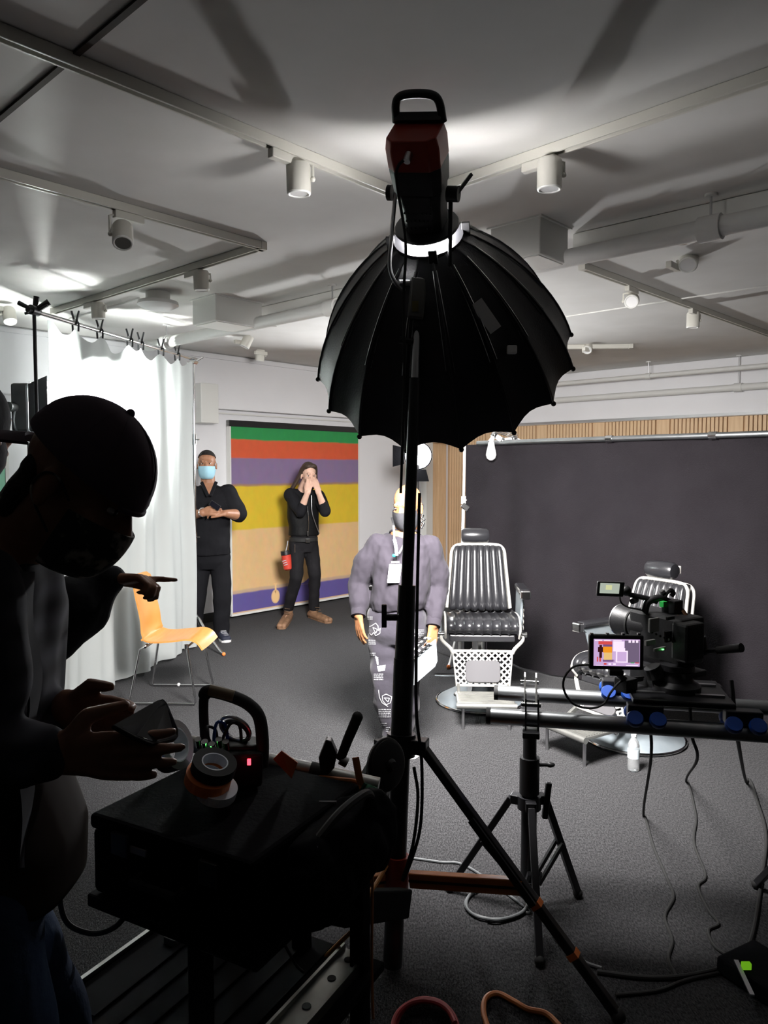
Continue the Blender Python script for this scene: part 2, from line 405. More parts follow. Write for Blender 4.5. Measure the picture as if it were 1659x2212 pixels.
pipe(R(0.42, 1.5, 2.80), R(0.42, 10.5, 2.80), 0.028, 'thin white pipe high along the slat wall', coup=(0.2, 0.42, 0.7))
pipe(R(0.20, 0.4, 2.615), R(0.20, 10.5, 2.615), 0.038, 'thick white pipe fixed to the slat bulkhead', coup=(0.38, 0.66))
def tray(p0, p1, lab, wd=0.10, ht=0.085):
    p0, p1 = V(p0), V(p1); mid = (p0 + p1) / 2
    t = thing('ceiling_tray', lab, 'tray', V((mid.x, mid.y, CEIL)), 0, 'ceiling trays')
    B().bar(p0, p1, wd, ht).obj('trough', 'white_enamel', t, False, 0.006, world=True)
    x, y, d = frame(p1 - p0)
    for s in (-1, 1): B().bar(p0 + x * s * wd * 0.48 - V((0, 0, ht * 0.5)), p1 + x * s * wd * 0.48 - V((0, 0, ht * 0.5)), 0.016, 0.014).obj('lip', 'white_enamel', t, False, 0, world=True)
    for f in (0.12, 0.5, 0.88):
        c = p0.lerp(p1, f) - V((0, 0, ht * 0.5)) - x * wd * 0.5
        B().cyl(c, c - V((0, 0, 0.05)), 0.009, n=10).obj('sprinkler_stub', 'white_enamel', t, world=True)
        B().cyl(c - V((0, 0, 0.05)), c - V((0, 0, 0.056)), 0.02, n=12).obj('deflector', 'steel', t, world=True)
TRZ = CEIL - 0.045
tray(onz(546, 683, TRZ), onz(900, 606, TRZ), 'white ceiling tray running from the left box behind the dome')
tray(onz(1246, 527, TRZ), onz(1740, 420, TRZ), 'white ceiling tray running from the right box to the edge')
def cbox(px, py, lab, la, lb):
    z0 = CEIL - 0.19; c = onz(px, py, z0); q = c + DA * la / 2 + DB * lb / 2
    t = thing('ceiling_box', lab, 'box', V((q.x, q.y, CEIL)), ROOM_ROT, 'ceiling junction boxes')
    B().box((0, 0, -0.095), (la, lb, 0.186)).obj('casing', 'white_enamel', t, False, 0.006)
    B().box((0, 0, -0.004), (la + 0.03, lb + 0.03, 0.008)).obj('flange', 'white_enamel', t, False)
    B().box((0, 0, -0.19), (la * 0.9, lb * 0.9, 0.006)).obj('cover', 'white_enamel', t, False, 0.002)
cbox(466, 692, 'white ceiling box at the start of the left tray', 0.42, 0.30)
cbox(1166, 548, 'white ceiling box at the start of the right tray', 0.28, 0.30)
# round detector disc and its conduit, left
c = onz(341, 632, CEIL); t = thing('ceiling_detector', 'round white detector disc on the ceiling left of the boxes', 'detector', V((c.x, c.y, CEIL)))
B().lathe([(0.085, -0.06), (0.085, 0)], (0, 0, 0), n=28).obj('mount', 'white_enamel', t)
B().lathe([(0.03, -0.125), (0.10, -0.115), (0.145, -0.09), (0.14, -0.066), (0.08, -0.058)], (0, 0, 0), n=32).obj('dome', 'white_plastic', t)
B().torus((0, 0, -0.118), (0, 0, 1), 0.045, 0.005).obj('vent_ring', 'wall_paint', t)
tag(B().tube([onz(300, 645, CEIL - 0.012), onz(150, 690, CEIL - 0.012)], 0.01).obj('conduit', 'pipe_paint'), 'thin conduit on the ceiling leaving the detector disc', 'conduit')
cA = [R(8.0, 0.13, 2.93), R(6.7, 0.13, 2.93), R(6.62, 0.13, 2.90), R(6.60, 0.13, 2.84), R(6.60, 0.13, 2.62), R(6.63, 0.13, 2.57), R(6.70, 0.13, 2.55), R(8.2, 0.13, 2.55)]
tag(B().tube(catmull(cA, 4), 0.012).obj('conduit', 'pipe_paint'), 'bent conduit on the bulkhead at the left edge', 'conduit')
# two small hooks and a rail above the painting
tag(B().rbox(1.9, 5.2, 0.0, 0.02, 2.325, 2.34).obj('hanging_rail', 'white_enamel', smooth=False), 'picture rail above the striped painting', 'rail')

# ------------------------------------------------------------------ the striped painting
def stripes(name, rows, vert='Z'):
    """printed bands: rows = [(height fraction, colour)] from below"""
    m = bpy.data.materials.new(name); m.use_nodes = True; MATS[name] = m
    nt = m.node_tree; b = nt.nodes['Principled BSDF']; b.inputs['Roughness'].default_value = 0.75; L = nt.links.new
    tc = nt.nodes.new('ShaderNodeTexCoord'); sp = nt.nodes.new('ShaderNodeSeparateXYZ'); L(tc.outputs['Generated'], sp.inputs[0])
    n = nt.nodes.new('ShaderNodeTexNoise'); n.inputs['Scale'].default_value = 7; L(tc.outputs['Generated'], n.inputs['Vector'])
    ma = nt.nodes.new('ShaderNodeMath'); ma.operation = 'MULTIPLY_ADD'; L(n.outputs['Fac'], ma.inputs[0]); ma.inputs[1].default_value = 0.010; L(sp.outputs[vert], ma.inputs[2])
    r = nt.nodes.new('ShaderNodeValToRGB'); r.color_ramp.interpolation = 'LINEAR'; L(ma.outputs[0], r.inputs['Fac'])
    el = r.color_ramp.elements; h = 0.0; e0 = True
    for i, (f, c) in enumerate(rows):
        a, bb = h + 0.004, h + f - 0.004
        for pos in (a, bb):
            if e0: e = el[0]; e0 = False
            else: e = el.new(min(0.999, pos))
            e.position = min(0.999, max(0, pos)); e.color = (*c, 1)
        h += f
    el.remove(el[-1])
    n2 = nt.nodes.new('ShaderNodeTexNoise'); n2.inputs['Scale'].default_value = 18; n2.inputs['Detail'].default_value = 8; L(tc.outputs['Generated'], n2.inputs['Vector'])
    mx = nt.nodes.new('ShaderNodeMix'); mx.data_type = 'RGBA'; mx.blend_type = 'MULTIPLY'; mx.inputs[0].default_value = 0.22
    L(r.outputs[0], mx.inputs[6]); L(n2.outputs['Color'], mx.inputs[7]); L(mx.outputs[2], b.inputs['Base Color'])
    return m
TAN = (0.86, 0.56, 0.27)
stripes('painted_bands', [(0.105, (0.13, 0.10, 0.34)), (0.018, (0.62, 0.43, 0.30)), (0.327, TAN), (0.235, (0.80, 0.56, 0.035)), (0.012, (0.40, 0.23, 0.14)),
                          (0.140, (0.27, 0.19, 0.34)), (0.100, (0.76, 0.12, 0.045)), (0.065, (0.030, 0.32, 0.085)), (0.0, (0.030, 0.32, 0.085))])
mat('paint_tan', TAN, 0.75); mat('paint_edge', (0.62, 0.43, 0.30), 0.75)
PU0, PU1 = 1.96 + 0.02, 1.96 + 2.05      # along the wall, from the corner
t = thing('striped_painting', 'large painting of horizontal colour bands leaning on the grey wall', 'painting', R((PU0 + PU1) / 2, 0.03, 0))
o = B().rbox(PU0, PU1, 0.005, 0.045, 0.07, 2.19).obj('canvas', 'painted_bands', t, False, 0.003, world=True)
B().rbox(PU0 - 0.02, PU1 + 0.02, -0.01, 0.055, 2.19, 2.26).obj('top_bar', 'black_paint', t, False, 0, world=True)
B().rbox(PU0 - 0.02, PU0, -0.01, 0.05, 0.05, 2.26).obj('side_edge', 'white_enamel', t, False, 0, world=True)
B().rbox(PU1, PU1 + 0.02, -0.01, 0.05, 0.05, 2.26).obj('side_edge', 'white_enamel', t, False, 0, world=True)
B().rbox(PU0 - 0.02, PU1 + 0.02, -0.01, 0.055, 0.03, 0.055).obj('bottom_edge', 'white_enamel', t, False, 0, world=True)
B().rbox(PU0 - 0.01, PU1 + 0.01, 0.0, 0.05, 0.055, 0.07).obj('bottom_edge', 'paint_edge', t, False, 0, world=True)
def wallshape(uc, zc, pts, name, m, off):
    pp = [R(uc - x, off, zc + z) for x, z in pts]; n = len(pp); nrm = -DB * 0.0015
    B().add(pp + [p + nrm for p in pp], [tuple(reversed(range(n))), tuple(range(n, 2 * n))] + [(k, (k + 1) % n, n + (k + 1) % n, n + k) for k in range(n)]).obj(name, m, t, False, 0, world=True)
ud = PU1 - 0.62
ell = lambda rx, rz, n=28: [(rx * math.cos(2 * PI * k / n), rz * math.sin(2 * PI * k / n)) for k in range(n)]
wallshape(ud, 0.185, ell(0.066, 0.085), 'drop_shape', 'paint_edge', 0.0465)
wallshape(ud, 0.185, ell(0.054, 0.072), 'drop_shape', 'paint_tan', 0.0485)
wallshape(ud, 0.285, [(-0.012, -0.06), (0.012, -0.06), (0.014, 0.04), (0.03, 0.06), (-0.03, 0.06), (-0.014, 0.04)], 'drop_neck', 'paint_tan', 0.0485)
arch = [(-0.20, -0.01)] + [(-0.20 + 0.36 * k / 10, 0.30 * (k / 10) ** 1.9) for k in range(1, 11)] + [(0.16, 0.55), (0.22, 0.80), (0.26, 0.55), (0.30, 0.0)]
mat('paint_indigo', (0.13, 0.10, 0.34), 0.75)
wallshape(PU1 - 1.14, 0.29, [(x * 0.75, z * 0.55) for x, z in arch[:11]] + [(0.15, 0.15), (0.17, -0.01)], 'arch_shape', 'paint_indigo', 0.0475)
# green artwork at the left edge behind the lamp
gu = 6.75
t = thing('green_artwork', 'pale green artwork on the wall at the left edge', 'artwork', R(gu, 0.02, 0))
B().rbox(gu - 0.32, gu + 0.9, -0.01, 0.03, 0.5, 2.12).obj('board', 'green_board' if 'green_board' in MATS else mat('green_board', (0.20, 0.42, 0.30), 0.7).name, t, False, 0, world=True)
B().rbox(gu - 0.35, gu - 0.32, -0.01, 0.04, 0.48, 2.14).obj('frame_edge', 'white_enamel', t, False, 0, world=True)
B().rbox(gu - 0.35, gu + 0.9, -0.01, 0.04, 2.12, 2.15).obj('frame_edge', 'white_enamel', t, False, 0, world=True)
# ================================================================== key lamp: stand, head, dome
def emitter(name, col, s):
    m = bpy.data.materials.new(name); m.use_nodes = True; MATS[name] = m; nt = m.node_tree
    nt.nodes.remove(nt.nodes['Principled BSDF']); e = nt.nodes.new('ShaderNodeEmission')
    e.inputs[0].default_value = (*col, 1); e.inputs[1].default_value = s
    nt.links.new(e.outputs[0], nt.nodes['Material Output'].inputs[0]); return m
emitter('softbox_light', (1.0, 0.97, 0.95), SOFTBOX_RADIANCE)
emitter('leak_light', (1.0, 0.98, 0.97), SOFTBOX_LEAK)
emitter('panel_light', (0.95, 1.0, 0.97), DIFFUSION_LAMP)
emitter('work_light', (0.97, 0.98, 1.0), WORK_LAMP)

AP = at(925, 512, 2.72); RC = at(957, 772, 3.13); AX = (RC - AP).normalized(); DL = (RC - AP).length; RR = 0.525
UPV = (V((0.14, 0, 1)) - AX * AX.dot(V((0.14, 0, 1)))).normalized(); SIDE = AX.cross(UPV).normalized()     # SIDE: image right
NR = 16
def dome(h, a, shrink=0.0, panel_in=0.0):
    r = 0.10 + (RR - 0.10) * (math.sin(h * 1.22) / math.sin(1.22)) ** 0.95 - shrink - panel_in * (0.10 + (RR - 0.10) * h)
    return AP + AX * (DL * (h ** 1.25) - panel_in * 0.40 * h ** 3) + (SIDE * math.cos(a) + UPV * math.sin(a)) * r
t = thing('softbox', 'black parabolic softbox dome with scalloped rim on the tall stand', 'softbox', V((RC.x, RC.y, RC.z - 0.6)))
for k in range(NR):
    a0 = 2 * PI * k / NR
    def fn(u, h, a0=a0):
        return dome(0.02 + 0.98 * h, a0 + u * 2 * PI / NR, 0, 0.055 * math.sin(PI * u))
    B().grid(fn, 6, 14, 0.003).obj('panel', 'black_nylon', t, world=True)
    B().tube([dome(0.02 + 0.99 * i / 12, a0, -0.004) for i in range(13)], 0.0045, 6).obj('rib', 'black_paint', t, world=True)
    st = B()
    for side_ in (-1, 1):
        st.tube([dome(0.10 + 0.5 * i / 10, a0 + side_ * 0.035, -0.005, 0.012) for i in range(11)], 0.0020, 4)
    st.obj('stitched_seam', 'chrome', t, world=True)
    B().sph(dome(1.0, a0, -0.004), 0.010, 8, k=6).obj('rib_tip', 'black_rubber', t, world=True)
B().grid(lambda u, h: dome(0.03 + 0.93 * h, u * 2 * PI, 0.010, 0.03), 48, 12).obj('inner_lining', 'silver_lining', t, world=True)
B().lathe([(0.085, -0.012), (0.125, -0.012), (0.125, 0.012), (0.085, 0.012)], AP + AX * 0.008, AX, 32, True).obj('speed_ring', 'black_paint', t, world=True)
B().lathe([(0.001, 0), (0.36, 0), (0.36, 0.004), (0.001, 0.004)], AP + AX * (DL * 0.50), AX, 48).obj('inner_diffuser', 'softbox_light', t, world=True)
al = bpy.data.lights.new('softbox_lamp', 'AREA'); al.shape = 'DISK'; al.size = 0.82; al.energy = SOFTBOX_WATTS; al.spread = math.radians(SOFTBOX_SPREAD); al.color = (1.0, 0.97, 0.95)
lo_ = bpy.data.objects.new('softbox_lamp', al); COL.objects.link(lo_); lo_.parent = t; lo_.matrix_parent_inverse = Matrix.Translation(-t.location)
lo_.matrix_basis = Matrix.Translation(AP + AX * (DL * 0.86)) @ AX.to_track_quat('-Z', 'Y').to_matrix().to_4x4()
for k in range(4):                                   # latches round the ring
    a = 0.4 + k * PI / 2; q = AP + (SIDE * math.cos(a) + UPV * math.sin(a)) * 0.135
    B().bar(q - AX * 0.03, q + AX * 0.035, 0.03, 0.012).obj('latch', 'black_plastic', t, False, 0.002, world=True)
tg = dome(0.30, -0.72, -0.012); tg2 = dome(0.46, -0.66, -0.014)
B().bar(tg, tg2, 0.045, 0.004, up=(tg - AP)).obj('care_tag', 'white_plastic', t, False, 0, world=True)
q = dome(0.58, -0.60, -0.016); B().box(q, (0.035, 0.02, 0.03)).obj('buckle', 'white_plastic', t, False, 0.004, world=True)

# lamp head behind the dome
H0 = AP - AX * 0.045; HL = 0.36
HX = SIDE; HY = UPV
t = thing('studio_lamp', 'black and dark red studio lamp head with carry handle above the dome', 'lamp', V((H0.x, H0.y, H0.z - 0.2)))
def ring_poly(w_, h_, c_=0.03): return [(-w_ + c_, -h_), (w_ - c_, -h_), (w_, -h_ + c_), (w_, h_ - c_), (w_ - c_, h_), (-w_ + c_, h_), (-w_, h_ - c_), (-w_, -h_ + c_)]
def hull(name, m, sects):            # lofted body along -AX: (distance back, half width, half height)
    vs = []; fs = []
    for d, w_, h_ in sects:
        for x, y in ring_poly(w_, h_, min(w_, h_) * 0.35): vs.append(H0 - AX * d + HX * x + HY * y)
    for i in range(len(sects) - 1):
        for k in range(8): fs.append((i * 8 + k, i * 8 + (k + 1) % 8, (i + 1) * 8 + (k + 1) % 8, (i + 1) * 8 + k))
    fs += [tuple(range(8)), tuple(range((len(sects) - 1) * 8, len(sects) * 8))]
    return B().add(vs, fs).obj(name, m, t, True, 0.004, world=True)
hull('front_barrel', 'black_plastic', [(0.0, 0.066, 0.062), (0.10, 0.072, 0.07), (0.15, 0.078, 0.075)])
hull('body', 'black_plastic', [(0.15, 0.083, 0.075), (0.22, 0.088, 0.08), (0.24, 0.088, 0.08)])
hull('red_rear_cover', 'lamp_red', [(0.235, 0.089, 0.081), (0.30, 0.090, 0.08), (0.335, 0.082, 0.075)])
for i in range(14):                                    # perforated cooling band
    for j in range(4):
        q = H0 - AX * (0.03 + 0.028 * j) - HY * 0.068 + HX * (-0.05 + 0.0077 * i + (0.0038 if j % 2 else 0))
        if i % 2 == 0: B().sph(q, 0.004, 6, k=4).obj('vent_stud', 'black_paint', t, world=True)
hb = H0 - AX * 0.335
HP = catmull([hb - HX * 0.078 + HY * 0.05, hb - HX * 0.072 + HY * 0.052 - AX * 0.055, hb - HX * 0.052 + HY * 0.054 - AX * 0.078,
              hb + HY * 0.055 - AX * 0.084, hb + HX * 0.052 + HY * 0.054 - AX * 0.078, hb + HX * 0.072 + HY * 0.052 - AX * 0.055, hb + HX * 0.078 + HY * 0.05], 5)
hd = B().tube(HP, 0.0135, 10); hd.bar(hb - HX * 0.078 - AX * 0.012 + HY * 0.05, hb + HX * 0.078 - AX * 0.012 + HY * 0.05, 0.03, 0.026)
hd.obj('carry_handle', 'black_plastic', t, world=True)
pl = H0 - AX * 0.30 - HY * 0.083
B().cyl(pl, pl - HY * 0.03 - AX * -0.01, 0.012, n=10).obj('power_plug', 'steel', t, world=True)
B().lathe([(0.072, -0.036), (0.074, -0.024), (0.074, -0.008), (0.001, -0.006)], AP, AX, 32).obj('lens', 'leak_light', t, world=True)
B().lathe([(0.05, -0.050), (0.112, -0.050), (0.116, -0.044), (0.112, -0.038), (0.05, -0.038)], AP, AX, 32).obj('leak_cutoff_ring', 'black_paint', t, world=True)  # added ring, cuts off leak rays going back to shape the ceiling streak
# yoke
YK = at(903, 640, 2.68)
pivL = H0 - AX * 0.12 - HX * 0.098; pivR = H0 - AX * 0.12 + HX * 0.098
B().tube(catmull([pivL, at(845, 520, 2.60), at(843, 585, 2.62), at(868, 625, 2.66), YK + V((-0.01, 0, 0.03))], 6), 0.0075, 8).obj('yoke_arm', 'steel', t, world=True)
B().tube(catmull([pivR, at(972, 520, 2.62), at(968, 590, 2.65), at(940, 615, 2.67), YK + V((0.01, 0, 0.03))], 6), 0.0075, 8).obj('yoke_arm', 'black_paint', t, world=True)
for p, s in ((pivL, -1), (pivR, 1)): B().cyl(p - HX * 0.012, p + HX * 0.028 * s, 0.026, n=20).obj('tilt_knob', 'black_plastic', t, world=True)
B().bar(pivR + HX * 0.02, pivR + HX * 0.05 + HY * 0.09 - AX * 0.02, 0.012, 0.012).obj('tilt_lever', 'black_plastic', t, False, 0.002, world=True)
B().cyl(at(862, 612, 2.655), at(885, 612, 2.66), 0.014, n=12).obj('clamp_knob', 'steel', t, world=True)

# tall rolling stand
P0 = onz(848, 2085, 0.02); PT = at(903, 640, 2.68); PD = PT - P0
def pz(z): return P0 + PD * ((z - P0.z) / PD.z)
ts = thing('light_stand', 'tall black steel stand with orange braces carrying the softbox', 'stand', V((P0.x, P0.y, 0)))
B().cyl(pz(0.02), pz(0.80), 0.033, n=20).obj('lower_tube', 'black_paint', ts, world=True)
B().cyl(pz(0.78), pz(1.05), 0.036, n=20).obj('collar', 'black_plastic', ts, world=True)
B().cyl(pz(1.00), pz(1.30), 0.034, 0.030, n=20).obj('clamp_sleeve', 'black_plastic', ts, world=True)
B().cyl(pz(1.05), pz(2.02), 0.0205, n=20).obj('riser_tube', 'black_paint', ts, world=True)
B().cyl(pz(1.95), pz(2.22), 0.0145, n=16).obj('upper_riser', 'steel', ts, world=True)
B().cyl(pz(2.20), pz(2.34), 0.022, n=16).obj('riser_collar', 'black_plastic', ts, world=True)
B().bar(at(897, 692, 2.655), at(906, 602, 2.665), 0.058, 0.05).obj('receiver', mat('grey_plastic', (0.07, 0.068, 0.062), 0.5).name, ts, False, 0.008, world=True)
B().box(at(897, 662, 2.628), (0.022, 0.003, 0.036)).obj('receiver_label', mat('label_yellow', (0.10, 0.085, 0.02), 0.6).name, ts, False, 0, world=True)
B().cyl(PT + V((0.02, 0, -0.03)), PT + V((0.065, 0, -0.03)), 0.016, n=12).obj('receiver_knob', 'steel', ts, world=True)
B().cyl(pz(2.15) + V((-0.01, 0, 0)), pz(2.15) + V((-0.06, 0, 0.005)), 0.013, n=12).obj('riser_knob', 'black_plastic', ts, world=True)
# T handle on the sleeve
ck = pz(1.19)
B().cyl(ck, ck + V((-0.07, 0, 0)), 0.012, n=12).obj('locking_screw', 'black_plastic', ts, world=True)
B().bar(ck + V((-0.075, 0, -0.035)), ck + V((-0.075, 0, 0.045)), 0.018, 0.018).obj('locking_handle', 'black_plastic', ts, False, 0.003, world=True)
hubz = 0.76
B().cyl(pz(hubz - 0.04), pz(hubz + 0.035), 0.050, n=20).obj('leg_hub', 'black_paint', ts, world=True)
bz = 0.315
B().cyl(pz(bz - 0.07), pz(bz + 0.07), 0.044, n=20).obj('brace_collar', 'lamp_red', ts, world=True)
foot1 = onz(1335, 2195, 0.025)
feet = [foot1, V((P0.x - 0.52, P0.y - 0.30, 0.025)), V((P0.x - 0.12, P0.y + 0.60, 0.025))]
for i, f in enumerate(feet):
    dv = V((f.x - P0.x, f.y - P0.y, 0)).normalized()
    a = pz(hubz) + dv * 0.075; e = f
    B().bar(pz(hubz) + dv * 0.03, a + dv * 0.02, 0.05, 0.05).obj('leg_bracket', 'black_paint', ts, False, 0.004, world=True)
    lg = B().bar(a, e, 0.030, 0.030).obj('leg', 'black_paint', ts, False, 0.004, world=True)
    for s in (-1, 1): pass
    B().bar(a.lerp(e, 0.28) + dv.cross(V((0, 0, 1))) * 0.028, a.lerp(e, 0.60) + dv.cross(V((0, 0, 1))) * 0.028, 0.008, 0.024).obj('leg_stay', 'black_paint', ts, False, 0, world=True)
    mid = a.lerp(e, 0.545)
    B().bar(pz(bz) + dv * 0.05, mid, 0.030, 0.052).obj('brace', 'orange_paint', ts, False, 0.004, world=True)
    B().bar(pz(bz) + dv * 0.05 + V((0, 0, 0.001)), mid + V((0, 0, 0.001)), 0.036, 0.008).obj('brace_groove', 'black_paint', ts, False, 0, world=True)
    for fr in (0.60, 0.78): B().bar(a.lerp(e, fr), a.lerp(e, fr + 0.02), 0.033, 0.033).obj('orange_mark', 'orange_bright', ts, False, 0, world=True)
    B().sph(e, 0.024, 10, k=6).obj('rubber_foot', 'black_rubber', ts, world=True)
# cable looped on the stand
lp = [pz(1.62) + V((0.03, -0.03, 0)), pz(1.25) + V((0.035, -0.045, 0)), pz(0.9) + V((0.045, -0.05, 0)), pz(0.72) + V((0.07, -0.05, 0)), pz(0.52) + V((0.075, -0.05, 0)),
      pz(0.40) + V((0.05, -0.05, 0)), pz(0.33) + V((0.02, -0.055, 0)), pz(0.45) + V((0.052, -0.05, 0)), pz(0.60) + V((0.062, -0.05, 0)), pz(0.70) + V((0.045, -0.05, 0))]
tag(B().tube(catmull(lp, 8), 0.0055, 8).obj('power_cable', 'black_rubber'), 'black power cable looped on the tall softbox stand', 'cable')
top = [H0 - AX * 0.30 - HY * 0.10, H0 - AX * 0.26 - HY * 0.14 - HX * 0.03, at(876, 520, 2.52), at(872, 640, 2.58), at(873, 800, 2.60), at(868, 1000, 2.60), pz(1.62) + V((-0.035, -0.03, 0))]
tag(B().tube(catmull(top, 8), 0.005, 8).obj('power_cable', 'black_rubber'), 'thin cable running down from the red lamp head', 'cable')

# ================================================================== diffusion frame on the left
def translucent(name, col, tr):
    m = bpy.data.materials.new(name); m.use_nodes = True; MATS[name] = m; nt = m.node_tree; L = nt.links.new
    nt.nodes.remove(nt.nodes['Principled BSDF'])
    d = nt.nodes.new('ShaderNodeBsdfDiffuse'); d.inputs[0].default_value = (*col, 1)
    tl = nt.nodes.new('ShaderNodeBsdfTranslucent'); tl.inputs[0].default_value = (*col, 1)
    mx = nt.nodes.new('ShaderNodeMixShader'); mx.inputs[0].default_value = tr
    L(d.outputs[0], mx.inputs[1]); L(tl.outputs[0], mx.inputs[2]); L(mx.outputs[0], nt.nodes['Material Output'].inputs[0])
translucent('diffusion_cloth', (0.66, 0.69, 0.68), 0.42)
CL, CR = V((-2.26, 5.08, 0)), V((-1.80, 7.02, 0)); CDIR = (CR - CL); CLEN = CDIR.length; CDIR.normalize(); CN = V((CDIR.y, -CDIR.x, 0))
clampu = [0.155, 0.30, 0.50, 0.58, 0.74, 0.88]
def cloth(u, h):
    s = u * CLEN
    wave = 0.034 * math.sin(s * 13.0 + 0.6 * math.sin(s * 3.1)) + 0.018 * math.sin(s * 29 + 1.0)
    am = 0.35 + 0.65 * h
    dz = 0.0
    pr = [0.02] + clampu + [0.985]
    for a, b in zip(pr, pr[1:]):
        if a <= u <= b: dz = 0.10 * (b - a) / 0.2 * math.sin(PI * (u - a) / (b - a)) ** 1.2
    z = 0.03 + (2.70 - min(dz, 0.11) - 0.03) * (1 - h)
    return CL + CDIR * s + CN * (wave * am + 0.01 * math.sin(h * 9 + s * 4)) + V((0, 0, z))
tag(B().grid(cloth, 130, 40).obj('diffusion_curtain', 'diffusion_cloth', ang=80), 'white diffusion cloth clipped to a bar, glowing from the lamp behind it', 'curtain')
tb = thing('crossbar', 'chrome bar holding the white diffusion cloth', 'bar', V(((CL + CR).x / 2, (CL + CR).y / 2, 2.7)))
cb0 = CL - CDIR * 0.16 + V((0, 0, 2.735)); cb1 = CR + CDIR * 0.10 + V((0, 0, 2.735))
B().cyl(cb0, cb1, 0.015, n=14).obj('tube', 'chrome', tb, world=True)
for p in (cb0, cb1): B().cyl(p - CDIR * 0.02, p + CDIR * 0.02, 0.019, n=14).obj('end_plug', 'black_rubber', tb, world=True)
labs = ['nearest the black stand head', 'second along from the black stand head', 'third along, above the glowing patch', 'fourth along, left of the pipe end', 'fifth along, right of the pipe end', 'nearest the silver stand']
for u, lb in zip(clampu, labs):
    p = CL + CDIR * (u * CLEN) + V((0, 0, 2.735)); tc = thing('spring_clamp', 'black spring clamp on the cloth bar, ' + lb, 'clamp', p - V((0, 0, 0.05)), 0, 'clamps on the diffusion bar')
    for s in (-1, 1):
        B().tube(catmull([p + CN * 0.022 * s + V((0, 0, -0.055)), p + CN * 0.024 * s, p + CN * 0.012 * s + V((0, 0, 0.022)), p + CN * 0.030 * s + V((0, 0, 0.09))], 4), 0.0075, 8).obj('jaw', 'black_plastic', tc, world=True)
    B().cyl(p - CDIR * 0.012 + V((0, 0, 0.022)), p + CDIR * 0.012 + V((0, 0, 0.022)), 0.011, n=12).obj('spring', 'steel', tc, world=True)

def cstand(base, top, lab, m, heads, legs, name='tripod_stand'):
    t = thing(name, lab, 'stand', V((base.x, base.y, 0)))
    d = top - base
    f = lambda k: base + d * k
    B().cyl(f(0.03), f(0.40), 0.017, n=16).obj('lower_column', m, t, world=True)
    B().cyl(f(0.38), f(0.74), 0.0145, n=16).obj('middle_riser', m, t, world=True)
    B().cyl(f(0.72), f(1.0), 0.0115, n=16).obj('upper_riser', m, t, world=True)
    for k in (0.39, 0.73):
        B().cyl(f(k - 0.018), f(k + 0.018), 0.023, n=16).obj('riser_collar', m, t, world=True)
        B().cyl(f(k), f(k) + V((0.05, -0.01, 0)), 0.007, n=8).obj('collar_screw', m, t, world=True)
    for a in legs:
        e = base + V((math.cos(a), math.sin(a), 0)) * 0.46; dv = (e - base).normalized()
        B().tube(catmull([base + V((0, 0, 0.30)), base + dv * 0.05 + V((0, 0, 0.30)), base + dv * 0.16 + V((0, 0, 0.21)), base + dv * 0.38 + V((0, 0, 0.05)), e + V((0, 0, 0.018))], 5), 0.013, 10).obj('leg', m, t, world=True)
        B().sph(e + V((0, 0, 0.016)), 0.018, 10, k=6).obj('foot_tip', 'orange_bright', t, world=True)
    if heads:
        p = f(1.0)
        B().cyl(p - CDIR * 0.035, p + CDIR * 0.035, 0.032, n=20).obj('grip_head', m, t, world=True)
        B().bar(p + V((0.03, 0, 0.0)), p + V((0.09, 0, 0.035)), 0.018, 0.016).obj('grip_handle', m, t, False, 0.003, world=True)
        B().cyl(p - V((0.06, 0, 0.02)), p + V((0.02, 0, 0.0)), 0.009, n=10).obj('grip_screw', m, t, world=True)
    return t
sR = CR + CDIR * 0.07; sL = CL - CDIR * 0.12
cstand(V((sR.x - 0.02, sR.y, 0)), V((sR.x, sR.y, 2.72)), 'chrome stand at the right end of the white cloth', 'chrome', True, (-0.75, 1.6, 3.5))
t = cstand(V((sL.x, sL.y, 0)), V((sL.x, sL.y, 2.74)), 'black stand at the left end of the white cloth', 'black_paint', True, (-1.2, 1.3, 3.3))
p = V((sL.x, sL.y, 2.74))
for s, e in (((-0.10, 0, 0.05), 0.016), ((0.09, 0.02, 0.06), 0.022), ((0.02, 0, 0.09), 0.020)):
    B().cyl(p, p + V(s), 0.012, e, n=12).obj('grip_knob', 'black_plastic', t, world=True)
# lamp with barn doors behind the cloth
LP = at(74, 884, 5.72); LD = (CL + CDIR * 0.62 + V((0, 0, LP.z - 0.05)) - LP); LD.z = 0; LD.normalize(); LS = V((-LD.y, LD.x, 0))
t = thing('panel_lamp', 'black lamp with barn doors glowing behind the white cloth', 'lamp', V((LP.x, LP.y, LP.z - 0.3)))
Z = V((0, 0, 1))
B().box(LP - LD * 0.02, (0.14, 0.34, 0.36), Matrix((LD, LS, Z)).transposed()).obj('housing', 'black_plastic', t, False, 0.02, world=True)
B().box(LP + LD * 0.055, (0.006, 0.30, 0.32), Matrix((LD, LS, Z)).transposed()).obj('light_face', 'panel_light', t, False, 0, world=True)
for s in (-1, 1):
    a = LP + LD * 0.052 + LS * 0.17 * s
    B().prism([(0, -0.17), (0.20, -0.22), (0.20, 0.22), (0, 0.17)], a, (LD + LS * 0.40 * s).normalized(), Z, 0.004).obj('barn_door', 'black_paint', t, False, 0, world=True)
    a = LP + LD * 0.052 + Z * 0.18 * s
    dl_ = 0.32 if s > 0 else 0.18
    B().prism([(0, -0.17), (dl_, -0.21), (dl_, 0.21), (0, 0.17)], a, (LD + Z * (0.04 if s > 0 else 0.10)).normalized(), LS, 0.004).obj('barn_door', 'black_paint', t, False, 0, world=True)
B().cyl(LP - LD * 0.09, LP - LD * 0.15, 0.06, 0.05, n=20).obj('rear_cap', 'black_plastic', t, world=True)
